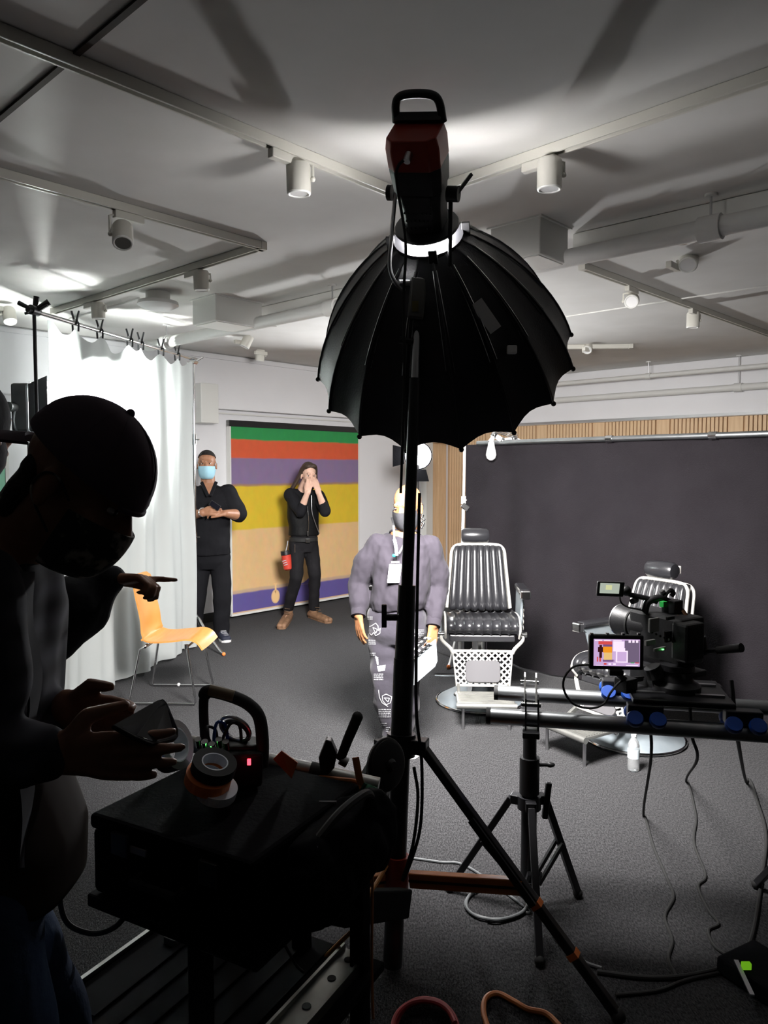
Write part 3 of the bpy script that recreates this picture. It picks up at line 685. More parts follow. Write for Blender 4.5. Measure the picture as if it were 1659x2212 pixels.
B().cyl(LP - LD * 0.06 - LS * 0.17, LP - LD * 0.06 - LS * 0.25, 0.035, n=16).obj('tilt_knob', 'black_plastic', t, world=True)
B().tube(catmull([LP - LS * 0.18 - LD * 0.05, LP - LS * 0.19 - LD * 0.05 - Z * 0.14, LP - Z * 0.26 - LD * 0.05, LP + LS * 0.19 - LD * 0.05 - Z * 0.14, LP + LS * 0.18 - LD * 0.05], 5), 0.010, 8).obj('yoke', 'black_paint', t, world=True)
lb = V((LP.x - LD.x * 0.05, LP.y - LD.y * 0.05, 0))
cstand(lb, V((lb.x, lb.y, LP.z - 0.25)), 'black stand under the barn-door lamp', 'black_paint', False, (0.4, 2.5, 4.6))

# ================================================================== black curtain on its crossbar
K0, K1 = V((0.745, 6.78, 0)), V((3.30, 4.10, 0)); KD = K1 - K0; KLEN = KD.length; KD.normalize(); KN = V((-KD.y, KD.x, 0)) * -1
KZ = 1.935
def drape(u, h):
    s = u * KLEN
    wv = 0.030 * math.sin(s * 8.5 + 1.1 * math.sin(s * 2.3)) + 0.014 * math.sin(s * 19 + 2) + 0.010 * noise.noise(V((s * 3, h * 2, 1)))
    return K0 + KD * s + KN * wv * (0.25 + 0.75 * h) + V((0, 0, 0.02 + (KZ - 0.03) * (1 - h)))
tag(B().grid(drape, 170, 30, 0.004).obj('backdrop_curtain', 'black_cloth', ang=80), 'black cloth backdrop hanging behind both barber chairs', 'curtain')
t = thing('crossbar', 'dark steel bar with silver collars carrying the black backdrop', 'bar', V((K0.x, K0.y, KZ)))
kb0 = K0 + KD * 0.22 + V((0, 0, KZ)) - KN * -0.05; kb0 = K0 + KD * 0.16 + V((0, 0, KZ)) + KN * 0.04; kb1 = K1 + V((0, 0, KZ)) + KN * 0.04
B().cyl(kb0, kb1, 0.021, n=18).obj('tube', 'steel_tube', t, world=True)
for px in (1314, 1538):
    uu = min((abs(((kb0.lerp(kb1, k / 400)).x / (kb0.lerp(kb1, k / 400)).y) - (px - CX) / FPX), k / 400) for k in range(401))[1]
    c = kb0.lerp(kb1, uu); B().cyl(c - KD * 0.027, c + KD * 0.027, 0.027, n=18).obj('collar', 'chrome', t, world=True)
kb = K0 - KD * 0.02 + KN * 0.03
t = cstand(V((kb.x - 0.015, kb.y, 0)), V((kb.x + 0.02, kb.y, KZ + 0.02)), 'white enamelled stand at the left end of the black backdrop', 'white_plastic', False, (0.2, 2.3, 4.4))
B().bar(at(998, 1090, 6.75), at(1012, 1100, 6.75), 0.05, 0.05).obj('side_clamp', 'chrome', t, False, 0.006, world=True)
tk = cstand(V((K1.x, K1.y, 0)), V((K1.x, K1.y, KZ + 0.02)), 'chrome stand at the far right end of the black backdrop', 'chrome', False, (0.2, 2.3, 4.4))
# bulb and its jointed arm clamped on the bar
t = thing('bulb_arm', 'unlit white bulb on a jointed chrome arm at the backdrop bar', 'lamp', at(1085, 985, 6.45))
aY = 6.45
jo = [at(1132, 957, aY), at(1110, 948, aY), at(1085, 952, aY), at(1068, 940, aY), at(1060, 955, aY)]
B().tube(jo[:3], 0.020, 10).obj('arm', 'white_plastic', t, world=True)
B().tube(jo[2:], 0.026, 10).obj('socket', 'white_plastic', t, world=True)
for q in jo[:4]: B().sph(q, 0.030, 12).obj('joint', 'chrome', t, world=True)
for k in range(3): B().tube([at(1070, 928 + 3 * k, aY - 0.03), at(1118, 940 + 4 * k, aY - 0.03)], 0.005, 6).obj('spring', 'chrome', t, world=True)
B().torus(at(1125, 962, aY), (0.3, 1, 0.1), 0.035, 0.006).obj('clamp_ring', 'chrome', t, world=True)
B().lathe([(0.012, 0.085), (0.026, 0.07), (0.030, 0.04), (0.040, 0.0), (0.046, -0.035), (0.036, -0.066), (0.012, -0.083)], at(1061, 974, aY), Z, 24).obj('bulb', 'white_plastic', t, world=True)

# ================================================================== lit work lamp far behind
WP = at(903, 984, 8.3); WD = (V((0.35, 3.0, 1.4)) - WP).normalized()
t = thing('work_lamp', 'lit round work lamp shining behind the bald man', 'lamp', V((WP.x, WP.y, WP.z - 0.2)))
B().lathe([(0.05, -0.18), (0.10, -0.16), (0.13, -0.05), (0.155, 0.03), (0.145, 0.032), (0.12, -0.03), (0.05, -0.10)], WP, WD, 32).obj('reflector', 'black_case', t, world=True)
B().lathe([(0.135, 0.0), (0.128, 0.012), (0.07, 0.024), (0.001, 0.03)], WP, WD, 32).obj('lens', 'work_light', t, world=True)
x_, y_, _ = frame(WD)
for a, nm in ((0.0, 1), (-PI / 2, 1)):
    q = WP + WD * 0.03 + (x_ * math.cos(a) + y_ * math.sin(a)) * 0.155; tn = (x_ * -math.sin(a) + y_ * math.cos(a))
    B().prism([(-0.09, 0), (0.09, 0), (0.12, 0.13), (-0.12, 0.13)], q, tn, (WD * 0.25 + (x_ * math.cos(a) + y_ * math.sin(a)) * 0.95).normalized(), 0.004).obj('barn_door', 'black_case', t, False, 0, world=True)
B().cyl(WP - V((0, 0, 0.17)), WP - V((0, 0, 0.10)), 0.02, n=12).obj('mount', 'black_paint', t, world=True)
cstand(V((WP.x, WP.y, 0)), V((WP.x, WP.y, WP.z - 0.16)), 'black stand of the lit work lamp behind the bald man', 'black_paint', False, (0.4, 2.5, 4.6))
# ================================================================== barber chairs
mat('chair_vinyl', (0.014, 0.014, 0.016), 0.30, coat=0.25, bump=(60, 0.05))
mat('chair_enamel', (0.36, 0.35, 0.325), 0.35, coat=0.2)
mat('pad_grey', (0.058, 0.056, 0.060), 0.7)
mat('camera_grey', (0.28, 0.28, 0.27), 0.5)
mat('base_metal', (0.24, 0.27, 0.29), 0.45, 0.4, noise_=(9, (0.19, 0.22, 0.24)))
def fluted(w0, prof, nfl, amp, taper=lambda z: 1.0, sub=6):
    """closed (y, z) outline swept across x, swelling between the seams"""
    n = len(prof); nx = nfl * sub; vs = []; fs = []
    nr = []
    for i in range(n):
        a, b = V(prof[i - 1]), V(prof[(i + 1) % n]); d = (b - a); q = V((d.y, -d.x)); nr.append(q.normalized() if q.length else q)
    for k in range(nx + 1):
        x = -w0 / 2 + w0 * k / nx
        f = abs(math.sin(PI * nfl * k / nx)) ** 0.6
        e = 1.0 if 0 < k < nx else 0.6
        for (y, z), q in zip(prof, nr): vs.append(V((x * taper(z), y + q.x * (amp * f - (0.012 if e < 1 else 0)), z + q.y * (amp * f - (0.012 if e < 1 else 0)))))
    for k in range(nx):
        for i in range(n): fs.append((k * n + i, k * n + (i + 1) % n, (k + 1) * n + (i + 1) % n, (k + 1) * n + i))
    fs += [tuple(reversed(range(n))), tuple(range(nx * n, (nx + 1) * n))]
    return B().add(vs, fs)
def lattice(bb, quad, step, wd, hole=None):
    """crossing strips inside a quad (a, b, c, d counter-clockwise from lower left); hole = (x0, x1, y0, y1) left free"""
    a, b, c, d = [V(q) for q in quad]; Wd = ((b - a).length + (c - d).length) / 2; Hd = ((d - a).length + (c - b).length) / 2
    mp = lambda x, y: (a.lerp(b, x / Wd)).lerp(d.lerp(c, x / Wd), y / Hd)
    nrm = (b - a).cross(d - a).normalized()
    def seg(x0, y0, x1, y1):
        bb.bar(mp(x0, y0), mp(x1, y1), wd, 0.005, up=nrm)
    for sgn in (1, -1):
        c0 = -Hd + step * 0.5
        while c0 < Wd + Hd:
            pts = []
            N = 60; prev = None
            for i in range(N + 1):
                y = Hd * i / N; x = c0 + y if sgn > 0 else c0 + Hd - y
                ok = 0 <= x <= Wd and not (hole and hole[0] < x < hole[1] and hole[2] < y < hole[3])
                if ok and prev is None: prev = (x, y)
                if (not ok or i == N) and prev is not None:
                    if not ok: yy = Hd * (i - 1) / N; xx = c0 + yy if sgn > 0 else c0 + Hd - yy
                    else: xx, yy = x, y
                    if abs(yy - prev[1]) > 0.008: seg(prev[0], prev[1], xx, yy)
                    prev = None
            c0 += step
    return bb
def rrect(w, h, r, n=5):
    out = []
    for cx, cy, a0 in ((w - r, h - r, 0), (-w + r, h - r, 90), (-w + r, -h + r, 180), (w - r, -h + r, 270)):
        for k in range(n + 1):
            a = math.radians(a0 + 90 * k / n); out.append((cx + r * math.cos(a), cy + r * math.sin(a)))
    return out
def barber(loc, rz, sh, lab, foot=True):
    t = thing('barber_chair', lab, 'chair', loc, rz, 'barber chairs')
    B().lathe([(0.31, 0), (0.315, 0.012), (0.30, 0.026), (0.21, 0.075), (0.12, 0.125), (0.085, 0.15), (0.08, 0.17)], n=48).obj('base', 'base_metal', t)
    B().torus((0, 0, 0.014), (0, 0, 1), 0.312, 0.009, 48).obj('base_rim', 'chrome', t)
    B().lathe([(0.07, 0.11), (0.07, sh - 0.26), (0.055, sh - 0.25), (0.055, sh - 0.13)], n=28).obj('hydraulic_column', 'chrome', t)
    B().tube(catmull([(-0.05, 0, 0.2), (-0.22, -0.02, 0.2), (-0.33, -0.05, 0.21)], 4), 0.011, 8).obj('pump_lever', 'chrome', t)
    B().box((0, -0.02, sh - 0.125), (0.46, 0.42, 0.05)).obj('seat_pan', 'black_paint', t, False, 0.01)
    sp = [(-0.20, sh - 0.10), (-0.245, sh - 0.09), (-0.275, sh - 0.055), (-0.270, sh - 0.018), (-0.235, sh + 0.010), (-0.16, sh + 0.018), (0.0, sh + 0.008), (0.16, sh - 0.002), (0.20, sh - 0.03), (0.20, sh - 0.10)]
    sp = [(p.x, p.y) for p in catmull([V((a, b, 0)) for a, b in sp], 3, True)]
    fluted(0.50, sp, 8, 0.014).obj('seat', 'chair_vinyl', t, ang=70)
    for s in (-1, 1):
        B().tube(catmull([(0.255 * s, 0.18, sh - 0.02), (0.258 * s, 0.0, sh + 0.012), (0.258 * s, -0.16, sh + 0.022), (0.258 * s, -0.25, sh + 0.0), (0.258 * s, -0.285, sh - 0.06), (0.256 * s, -0.24, sh - 0.12)], 5), 0.0085, 8).obj('seat_piping', 'chair_enamel', t)
    # leaning backrest
    by0, bz0, by1, bz1 = 0.155, sh + 0.02, 0.265, sh + 0.475
    tp = lambda z: 1.0 - 0.17 * max(0, min(1, (z - bz0) / (bz1 - bz0)))
    dn = V((by1 - by0, bz1 - bz0)).normalized(); nn = V((-dn.y, dn.x))
    pt = lambda f, o: (by0 + (by1 - by0) * f + nn.x * o, bz0 + (bz1 - bz0) * f + nn.y * o)
    bp = [pt(0.0, 0.02), pt(0.12, 0.038), pt(0.35, 0.040), pt(0.65, 0.036), pt(0.90, 0.032), pt(0.985, 0.018), pt(1.0, 0.0), pt(0.97, -0.035), pt(0.6, -0.045), pt(0.2, -0.045), pt(0.0, -0.02)]
    bp = [(p.x, p.y) for p in catmull([V((a, b, 0)) for a, b in bp], 3, True)]; bp.reverse()
    fluted(0.44, bp, 8, 0.012, tp).obj('backrest', 'chair_vinyl', t, ang=70)
    for off, rr_ in ((0.018, 0.011), (-0.045, 0.010)):
        pp = []
        hw = lambda f: 0.236 * (1 - 0.17 * f)
        for f in (0.0, 0.2, 0.4, 0.6, 0.78, 0.90): y, z = pt(f, off); pp.append((-hw(f), y, z))
        y, z = pt(0.975, off); pp.append((-hw(1) + 0.012, y, z)); y, z = pt(1.02, off); pp.append((-hw(1) + 0.055, y, z)); y, z = pt(1.03, off); pp.append((0, y, z))
        pp = pp + [(-x, y, z) for x, y, z in reversed(pp[:-1])]
        B().tube(catmull(pp, 4), rr_, 8).obj('back_frame', 'chair_enamel', t)
    y, z = pt(1.0, -0.02)
    B().box((-0.01, y + 0.02, z + 0.03), (0.05, 0.016, 0.12)).obj('headrest_post', 'chrome', t, False, 0.003)
    hz = z + 0.085
    B().lathe([(0.02, -0.105), (0.046, -0.102), (0.056, -0.085), (0.058, 0.0), (0.056, 0.085), (0.046, 0.102), (0.02, 0.105)], (-0.02, y - 0.02, hz), (1, 0, 0), 24).obj('headrest', 'chair_vinyl', t)
    B().box((-0.02, y + 0.042, hz + 0.005), (0.20, 0.014, 0.05)).obj('headrest_plate', 'chair_enamel', t, False, 0.004)
    for s in (-1, 1):                                # arms
        x = 0.305 * s; az = sh + 0.19
        B().box((x, 0.0, az), (0.075, 0.34, 0.042)).obj('armrest', 'chair_vinyl', t, False, 0.014)
        B().box((x, -0.185, az - 0.012), (0.070, 0.045, 0.060)).obj('armrest_cap', 'chrome', t, False, 0.008)
        B().prism([(-0.17, -0.02), (-0.13, -0.05), (-0.10, -0.13), (-0.09, -0.22), (-0.06, -0.33), (0.16, -0.33), (0.19, -0.2), (0.17, -0.02)], (x * 0.92, 0, az), (0, 1, 0), (0, 0, 1), 0.018 * s).obj('arm_bracket', 'base_metal', t, False, 0.003)
        lt = lattice(B(), [(x * 0.97 + 0.012 * s, -0.06, sh - 0.10), (x * 0.97 + 0.012 * s, 0.15, sh - 0.10), (x * 0.97 + 0.012 * s, 0.17, sh + 0.15), (x * 0.97 + 0.012 * s, -0.08, sh + 0.15)], 0.045, 0.012)
        lt.obj('side_lattice', 'chair_enamel', t, False)
        B().cyl((x * 0.86, -0.19, sh - 0.105), (x * 1.03, -0.19, sh - 0.105), 0.022, n=16).obj('pivot', 'chrome', t)
        B().tube(catmull([(x * 0.93, -0.19, sh - 0.10), (x * 0.92, -0.22, sh - 0.14), (0.225 * s, -0.265, sh - 0.185), (0.205 * s, -0.27, sh - 0.22)], 5), 0.013, 8).obj('leg_panel_arm', 'chair_enamel', t)
    # leg panel with lattice and grey pad
    z1 = sh - 0.205; z0 = 0.215; y1 = -0.265; y0 = -0.33; w1, w0 = 0.208, 0.182
    q = [(-w0, y0, z0), (w0, y0, z0), (w1, y1, z1), (-w1, y1, z1)]
    W_ = w0 + w1; H_ = ((z1 - z0) ** 2 + (y1 - y0) ** 2) ** 0.5
    lattice(B(), q, 0.044, 0.011, (W_ * 0.20, W_ * 0.80, H_ * 0.10, H_ * 0.72)).obj('lattice', 'chair_enamel', t, False)
    pq = [V(p) for p in q]; B().tube(pq, 0.011, 8, closed=True).obj('panel_frame', 'chair_enamel', t, ang=80)
    o_ = (pq[0] + pq[1]) / 2 * 0.59 + (pq[2] + pq[3]) / 2 * 0.41; up = ((pq[2] + pq[3]) - (pq[0] + pq[1])).normalized()
    B().prism(rrect(W_ * 0.305, H_ * 0.315, 0.03), o_ - V((0, 0.004, 0)), (1, 0, 0), up, 0.016).obj('leg_pad', 'pad_grey', t, False, 0.004)
    # footrest
    fz = 0.175
    for s in (-1, 1): B().bar((0.17 * s, -0.31, 0.22), (0.17 * s, -0.40, fz), 0.02, 0.03).obj('foot_bracket', 'aluminium', t, False, 0.003)
    B().box((0, -0.50, fz), (0.38, 0.27, 0.018)).obj('footplate', 'aluminium', t, False, 0.004)
    rg = B()
    for i in range(12): rg.box((0, -0.385 - 0.021 * i, fz + 0.011), (0.36, 0.010, 0.005))
    rg.obj('tread', 'aluminium', t, False)
    B().cyl((-0.195, -0.638, fz - 0.006), (0.195, -0.638, fz - 0.006), 0.020, n=16).obj('foot_bar', 'aluminium', t)
    for s in (-1, 1):
        B().cyl((0.15 * s, -0.60, 0.0), (0.15 * s, -0.60, fz - 0.008), 0.010, n=10).obj('foot_leg', 'steel', t)
        B().sph((0.19 * s, -0.38, fz - 0.01), 0.014, 10).obj('bolt', 'chrome', t)
        B().bar((0.10 * s, -0.36, fz - 0.02), (0.06 * s, -0.05, 0.16), 0.03, 0.02).obj('foot_strut', 'black_paint', t, False)
    return t
b1 = V((0.70, 5.42, 0)); barber(b1, math.radians(-3), 0.645, 'black fluted barber chair facing the camera beside the man with the slate')
b2 = V((1.58, 4.66, 0)); barber(b2, math.radians(-58), 0.50, 'black fluted barber chair turned left behind the film camera')

# ================================================================== plywood chair
mat('beech_ply', (0.56, 0.245, 0.055), 0.4, noise_=(4, (0.62, 0.29, 0.08)), coat=0.2, aniso=(1, 8, 1))
t = thing('plywood_chair', 'orange plywood shell chair on chrome sled legs by the white cloth', 'chair', V((-1.57, 5.56, 0)), math.radians(88))
pr = catmull([V((0.275, 0.925, 0)), V((0.255, 0.80, 0)), V((0.215, 0.62, 0)), V((0.205, 0.52, 0)), V((0.175, 0.458, 0)), V((0.10, 0.437, 0)), V((-0.05, 0.447, 0)), V((-0.15, 0.458, 0)), V((-0.215, 0.437, 0)), V((-0.255, 0.385, 0))], 5)
def shell(u, h):
    k = h * (len(pr) - 1); i = min(int(k), len(pr) - 2); p = pr[i].lerp(pr[i + 1], k - i)
    wd = 0.185 + 0.025 * min(1, h * 2) + 0.01 * math.sin(PI * h); e = (u - 0.5) * 2
    cv = 0.025 * e * e * (1 if h < 0.4 else 0.3)
    crn = 0.03 * max(0, abs(e) - 0.7) / 0.3 * (1 if h < 0.03 else 0)
    return V((e * wd, p.x - cv, p.y + (0.012 * e * e if h > 0.45 else 0) - crn))
B().grid(shell, 14, 44, 0.011).obj('shell', 'beech_ply', t, ang=60)
for s in (-1, 1):
    B().tube([V((0.16 * s, 0.15, 0.43)), V((0.205 * s, 0.19, 0.40)), V((0.235 * s, 0.26, 0.03)), V((0.235 * s, 0.25, 0.012)), V((0.235 * s, -0.21, 0.012)), V((0.235 * s, -0.22, 0.03)), V((0.205 * s, -0.155, 0.40)), V((0.16 * s, -0.13, 0.425))], 0.0085, 10).obj('sled_leg', 'chrome', t)
    B().sph((0.235 * s, 0.05, 0.016), 0.014, 10).obj('glide', 'white_plastic', t)
    B().cyl((0.19 * s, -0.145, 0.405), (0.19 * s, -0.145, 0.435), 0.017, n=12).obj('seat_mount', 'chrome', t)
for y in (0.16, -0.14): B().tube([V((-0.19, y, 0.412)), V((0.19, y, 0.412))], 0.008, 8).obj('crossbar', 'chrome', t)

# ================================================================== slider rails, their stand
RZ = 0.80
fa, fb = onz(1074, 1496, RZ), onz(1830, 1540, RZ); na, nb = onz(1058, 1546, RZ), onz(1830, 1598, RZ)
t = thing('slider_rails', 'pair of steel tube rails carrying the film camera dolly', 'rails', V((fa.x, fa.y, RZ - 0.05)))
for a, b in ((fa, fb), (na, nb)):
    B().cyl(a, b, 0.029, n=24).obj('rail', 'steel_tube', t, world=True)
    d = (b - a).normalized(); B().cyl(a - d * 0.012, a + d * 0.004, 0.0295, n=24).obj('end_plug', 'black_rubber', t, world=True)
def sleeper(k):
    f, n = fa.lerp(fb, k[0]), na.lerp(nb, k[1]); d = (f - n).normalized()
    B().bar(n - d * 0.06 - V((0, 0, 0.045)), f + d * 0.05 - V((0, 0, 0.045)), 0.06, 0.022).obj('sleeper', 'black_paint', t, False, 0.003, world=True)
    rd = (fb - fa).normalized()
    for p in (f, n):
        for s in (-1, 1):
            B().prism([(-0.04, -0.05), (0.04, -0.05), (0.016, 0.075), (-0.002, 0.09), (-0.016, 0.075)], p + rd * (0.022 * s), d, V((0, 0, 1)), 0.006).obj('clamp_plate', 'aluminium' if p is f else 'black_paint', t, False, 0, world=True)
        B().cyl(p - rd * 0.035 + V((0, 0, 0.05)), p + rd * 0.035 + V((0, 0, 0.05)), 0.009, n=10).obj('clamp_bolt', 'chrome', t, world=True)
    return n.lerp(f, 0.5)
m1 = sleeper((0.100, 0.125))
m2 = sleeper((0.985, 0.985))
def railstand(mp, foots, lab):
    b = V((mp.x, mp.y, 0)); t = thing('rail_stand', lab, 'stand', b, 0, 'stands under the slider rails')
    C = lambda z: b + V((0, 0, z))
    B().cyl(C(0.06), C(0.46), 0.030, n=20).obj('lower_column', 'black_paint', t, world=True)
    B().cyl(C(0.46), C(0.60), 0.038, n=20).obj('collar', 'black_plastic', t, world=True)
    B().cyl(C(0.58), C(RZ - 0.055), 0.026, n=20).obj('upper_column', 'black_paint', t, world=True)
    B().cyl(C(0.57), C(0.57) + V((0.075, 0, 0)), 0.007, n=10).obj('collar_screw', 'black_paint', t, world=True)
    B().sph(C(0.57) + V((0.08, 0, 0)), (0.018, 0.012, 0.010), 10).obj('screw_knob', 'black_plastic', t, world=True)
    B().cyl(C(0.40), C(0.45), 0.045, n=20).obj('leg_hub', 'black_paint', t, world=True)
    B().cyl(C(0.08), C(0.12), 0.038, n=20).obj('brace_hub', 'black_paint', t, world=True)
    for f in foots:
        dv = V((f[0], f[1], 0)); u = dv.normalized(); e = b + dv + V((0, 0, 0.018)); a = C(0.43) + u * 0.07
        B().bar(C(0.43) + u * 0.03, a, 0.04, 0.035).obj('leg_bracket', 'black_paint', t, False, 0.003, world=True)
        B().bar(a, e, 0.026, 0.026).obj('leg', 'black_paint', t, False, 0.003, world=True)
        sd = u.cross(V((0, 0, 1))) * 0.02
        for s in (-1, 1): B().bar(C(0.10) + u * 0.035 + sd * s, a.lerp(e, 0.45) + sd * s, 0.012, 0.014).obj('brace', 'black_paint', t, False, 0, world=True)
        B().sph(e, 0.02, 10, k=6).obj('rubber_foot', 'black_rubber', t, world=True)
    B().bar(C(0.36) + V((0.06, 0, 0)), C(0.50) + V((0.075, 0, 0)), 0.022, 0.022).obj('hanging_clip', 'black_plastic', t, False, 0.004, world=True)
    return t
mb = V((m1.x, m1.y, 0)); fts = [onz(972, 1925, 0) - mb, onz(1248, 1938, 0) - mb, onz(1166, 2086, 0) - mb]
railstand(m1, [(f.x, f.y) for f in fts], 'short black tripod stand under the left end of the rails')
railstand(m2, [(0.38, 0.0), (-0.10, 0.36), (-0.10, -0.36)], 'short black tripod stand under the right end of the rails')

# ================================================================== dolly and film camera
DY = 2.80
dk = V((at(1440, 1500, DY).x, 0, 0)); dc = (fa.lerp(fb, 0.5) + na.lerp(nb, 0.5)) / 2
rd = (fb - fa).normalized(); cd = V((-rd.y, rd.x, 0))                    # along the rails, across (away)
fx = at(1440, 1500, DY).x
kk = (fx - fa.x) / (fb.x - fa.x); fm = fa.lerp(fb, kk); kn = (fx - na.x) / (nb.x - na.x); nm = na.lerp(nb, kn); dc = (fm + nm) / 2
t = thing('camera_dolly', 'black dolly plate on blue wheels riding the rails', 'dolly', dc)
B().box(dc + V((0, 0, 0.085)), (0.34, 0.30, 0.022), Matrix((rd, cd, V((0, 0, 1)))).transposed()).obj('plate', 'black_paint', t, False, 0.006, world=True)
for rail, off in ((fm, 1), (nm, -1)):
    for s in (-1, 1):
        c = rail + rd * 0.16 * s
        B().box(c + V((0, 0, 0.055)), (0.12, 0.05, 0.05), Matrix((rd, cd, V((0, 0, 1)))).transposed()).obj('truck', 'black_paint', t, False, 0.005, world=True)
        for w_ in (-1, 1):
            for k in (-1, 1):
                q = c + rd * 0.038 * k + cd * 0.030 * w_ + V((0, 0, 0.026)); ax = (cd * w_ * 0.72 + V((0, 0, 0.69))).normalized()
                B().lathe([(0.012, -0.013), (0.026, -0.013), (0.029, -0.006), (0.029, 0.006), (0.026, 0.013), (0.012, 0.013)], q + ax * 0.016, ax, 20).obj('wheel', 'blue_wheel', t, world=True)
for s in (-1, 1):
    for k in (-1, 1):
        q = dc + rd * 0.10 * s + cd * 0.07 * k + V((0, 0, 0.099))
        B().bar(q - rd * 0.05, q + rd * 0.05, 0.016, 0.008).obj('slot', 'steel', t, False, 0, world=True)

t = thing('film_camera', 'black film camera with two monitors mounted on the dolly', 'camera', dc + V((0, 0, 0.096)))
cz = dc + V((0, 0, 0.096)); LDIR = V((-0.52, 0.85, 0.02)).normalized(); LSD = V((LDIR.y, -LDIR.x, 0)).normalized(); UPZ = V((0, 0, 1))
MX = Matrix((LSD, LDIR, UPZ)).transposed()
def cb(name, px, py, Y, sz, m, par=t, bev=0.004, mm=MX):
    return B().box(at(px, py, Y), sz, mm).obj(name, m, par, False, bev, world=True)
# head under the camera
hp = at(1425, 1480, DY)
B().lathe([(0.085, 0.0), (0.085, 0.02), (0.06, 0.035), (0.05, 0.07), (0.062, 0.075), (0.062, 0.095), (0.03, 0.10)], cz, UPZ, 28).obj('fluid_head', 'black_paint', t, world=True)
cb('head_side', 1395, 1462, DY - 0.02, (0.05, 0.11, 0.10), 'black_plastic')
B().cyl(at(1425, 1475, DY - 0.1), at(1425, 1475, DY - 0.06), 0.026, n=18).obj('tilt_knob', 'black_rubber', t, world=True)
B().cyl(at(1408, 1440, DY - 0.1), at(1418, 1462, DY - 0.1), 0.030, n=18).obj('pan_drag', 'black_plastic', t, world=True)
hb_ = B().tube([at(1470, 1445, DY - 0.02), at(1520, 1408, DY - 0.12), at(1552, 1405, DY - 0.18)], 0.008, 10).obj('pan_handle', 'black_paint', t, world=True)
B().tube([at(1550, 1405, DY - 0.18), at(1602, 1399, DY - 0.26)], [0.013, 0.016], 12).obj('handle_grip', 'black_rubber', hb_, world=True)
cb('base_plate', 1430, 1437, DY, (0.12, 0.30, 0.022), 'black_paint')
# body
bd = cb('body', 1438, 1372, DY, (0.135, 0.24, 0.175), 'black_plastic', bev=0.012)
for i, (px, py, sx, sz) in enumerate(((1412, 1350, 0.05, 0.05), (1443, 1375, 0.035, 0.04), (1404, 1388, 0.05, 0.02), (1425, 1402, 0.06, 0.012), (1448, 1335, 0.04, 0.012))):
    cb('control_panel', px, py, DY - 0.135, (sx, 0.01, sz), ('camera_grey', 'black_paint', 'camera_grey', 'camera_grey', 'black_paint')[i], bd, 0.002)
for i in range(6):
    B().sph(at(1408 + 9 * i, 1366 + 4 * i, DY - 0.14), 0.005, 8, k=5).obj('button', 'white_plastic' if i == 4 else 'black_rubber', bd, world=True)
cb('status_light', 1432, 1403, DY - 0.142, (0.008, 0.004, 0.004), 'green_led', bd, 0)
cb('battery', 1486, 1385, DY - 0.13, (0.10, 0.07, 0.14), 'black_plastic', bev=0.01)
B().cyl(at(1507, 1375, DY - 0.1), at(1512, 1412, DY - 0.1), 0.028, n=18).obj('rear_barrel', 'black_plastic', t, world=True)
cb('label_plate', 1507, 1379, DY - 0.142, (0.025, 0.004, 0.018), 'white_plastic', bev=0)
# lens pointing to the lit chair
lc = at(1398, 1352, DY + 0.05)
ln = B().lathe([(0.045, 0.0), (0.052, 0.02), (0.052, 0.07), (0.054, 0.075), (0.054, 0.12), (0.056, 0.13), (0.060, 0.165), (0.054, 0.165), (0.048, 0.14)], lc - LDIR * 0.03, LDIR, 32).obj('lens', 'black_plastic', t, world=True)
B().torus(lc + LDIR * 0.06, LDIR, 0.055, 0.005).obj('focus_ring', 'black_rubber', ln, world=True)
B().torus(lc + LDIR * 0.133, LDIR, 0.058, 0.004).obj('hood_rim', 'steel', ln, world=True)
B().lathe([(0.001, 0.142), (0.046, 0.138), (0.046, 0.132)], lc - LDIR * 0.03, LDIR, 28).obj('front_glass', 'lens_glass', ln, world=True)
# top handle with hook shapes
B().tube(catmull([at(1392, 1322, DY), at(1400, 1300, DY), at(1425, 1292, DY), at(1446, 1302, DY), at(1472, 1322, DY), at(1480, 1342, DY)], 6), 0.014, 10).obj('top_handle', 'black_plastic', t, world=True)
B().tube(catmull([at(1432, 1296, DY), at(1440, 1281, DY), at(1448, 1275, DY), at(1455, 1281, DY), at(1450, 1288, DY)], 5), 0.009, 8).obj('hook', 'black_plastic', t, world=True)
B().tube([at(1428, 1283, DY - 0.02), at(1436, 1278, DY - 0.02)], 0.012, 8).obj('thumb_knob', 'black_plastic', t, world=True)
cb('rail_block', 1452, 1312, DY, (0.05, 0.06, 0.06), 'black_paint')
cb('green_tape', 1433, 1305, DY - 0.03, (0.022, 0.02, 0.022), mat('tape_green', (0.03, 0.45, 0.08), 0.5).name, bev=0.002)
B().tube(catmull([at(1475, 1318, DY - 0.04), at(1484, 1335, DY - 0.05), at(1470, 1340, DY - 0.06), at(1462, 1330, DY - 0.05)], 5), 0.007, 8).obj('brown_strap', mat('strap_brown', (0.12, 0.055, 0.025), 0.6).name, t, world=True)
# small upper screen on an arm
FM = Matrix((V((1, -0.10, -0.02)).normalized(), V((0.10, 1, 0)).normalized(), V((0.0, -0.25, 1)).normalized())).transposed()
scn = cb('upper_monitor', 1318, 1272, DY - 0.02, (0.098, 0.02, 0.060), 'black_plastic', t, 0.004, FM)
s_ = at(1317, 1271, DY - 0.033)
B().box(s_, (0.070, 0.004, 0.040), FM).obj('screen', emitter('upper_screen', (0.55, 0.62, 0.52), 0.75).name, scn, False, 0, world=True)
B().box(s_ + V((-0.004, -0.003, 0.004)), (0.022, 0.003, 0.018), FM).obj('screen_highlight', emitter('upper_screen2', (0.75, 0.78, 0.42), 0.85).name, scn, False, 0, world=True)
B().tube([at(1344, 1275, DY), at(1362, 1285, DY), at(1395, 1292, DY), at(1420, 1300, DY)], 0.010, 8).obj('monitor_arm', 'black_paint', t, world=True)
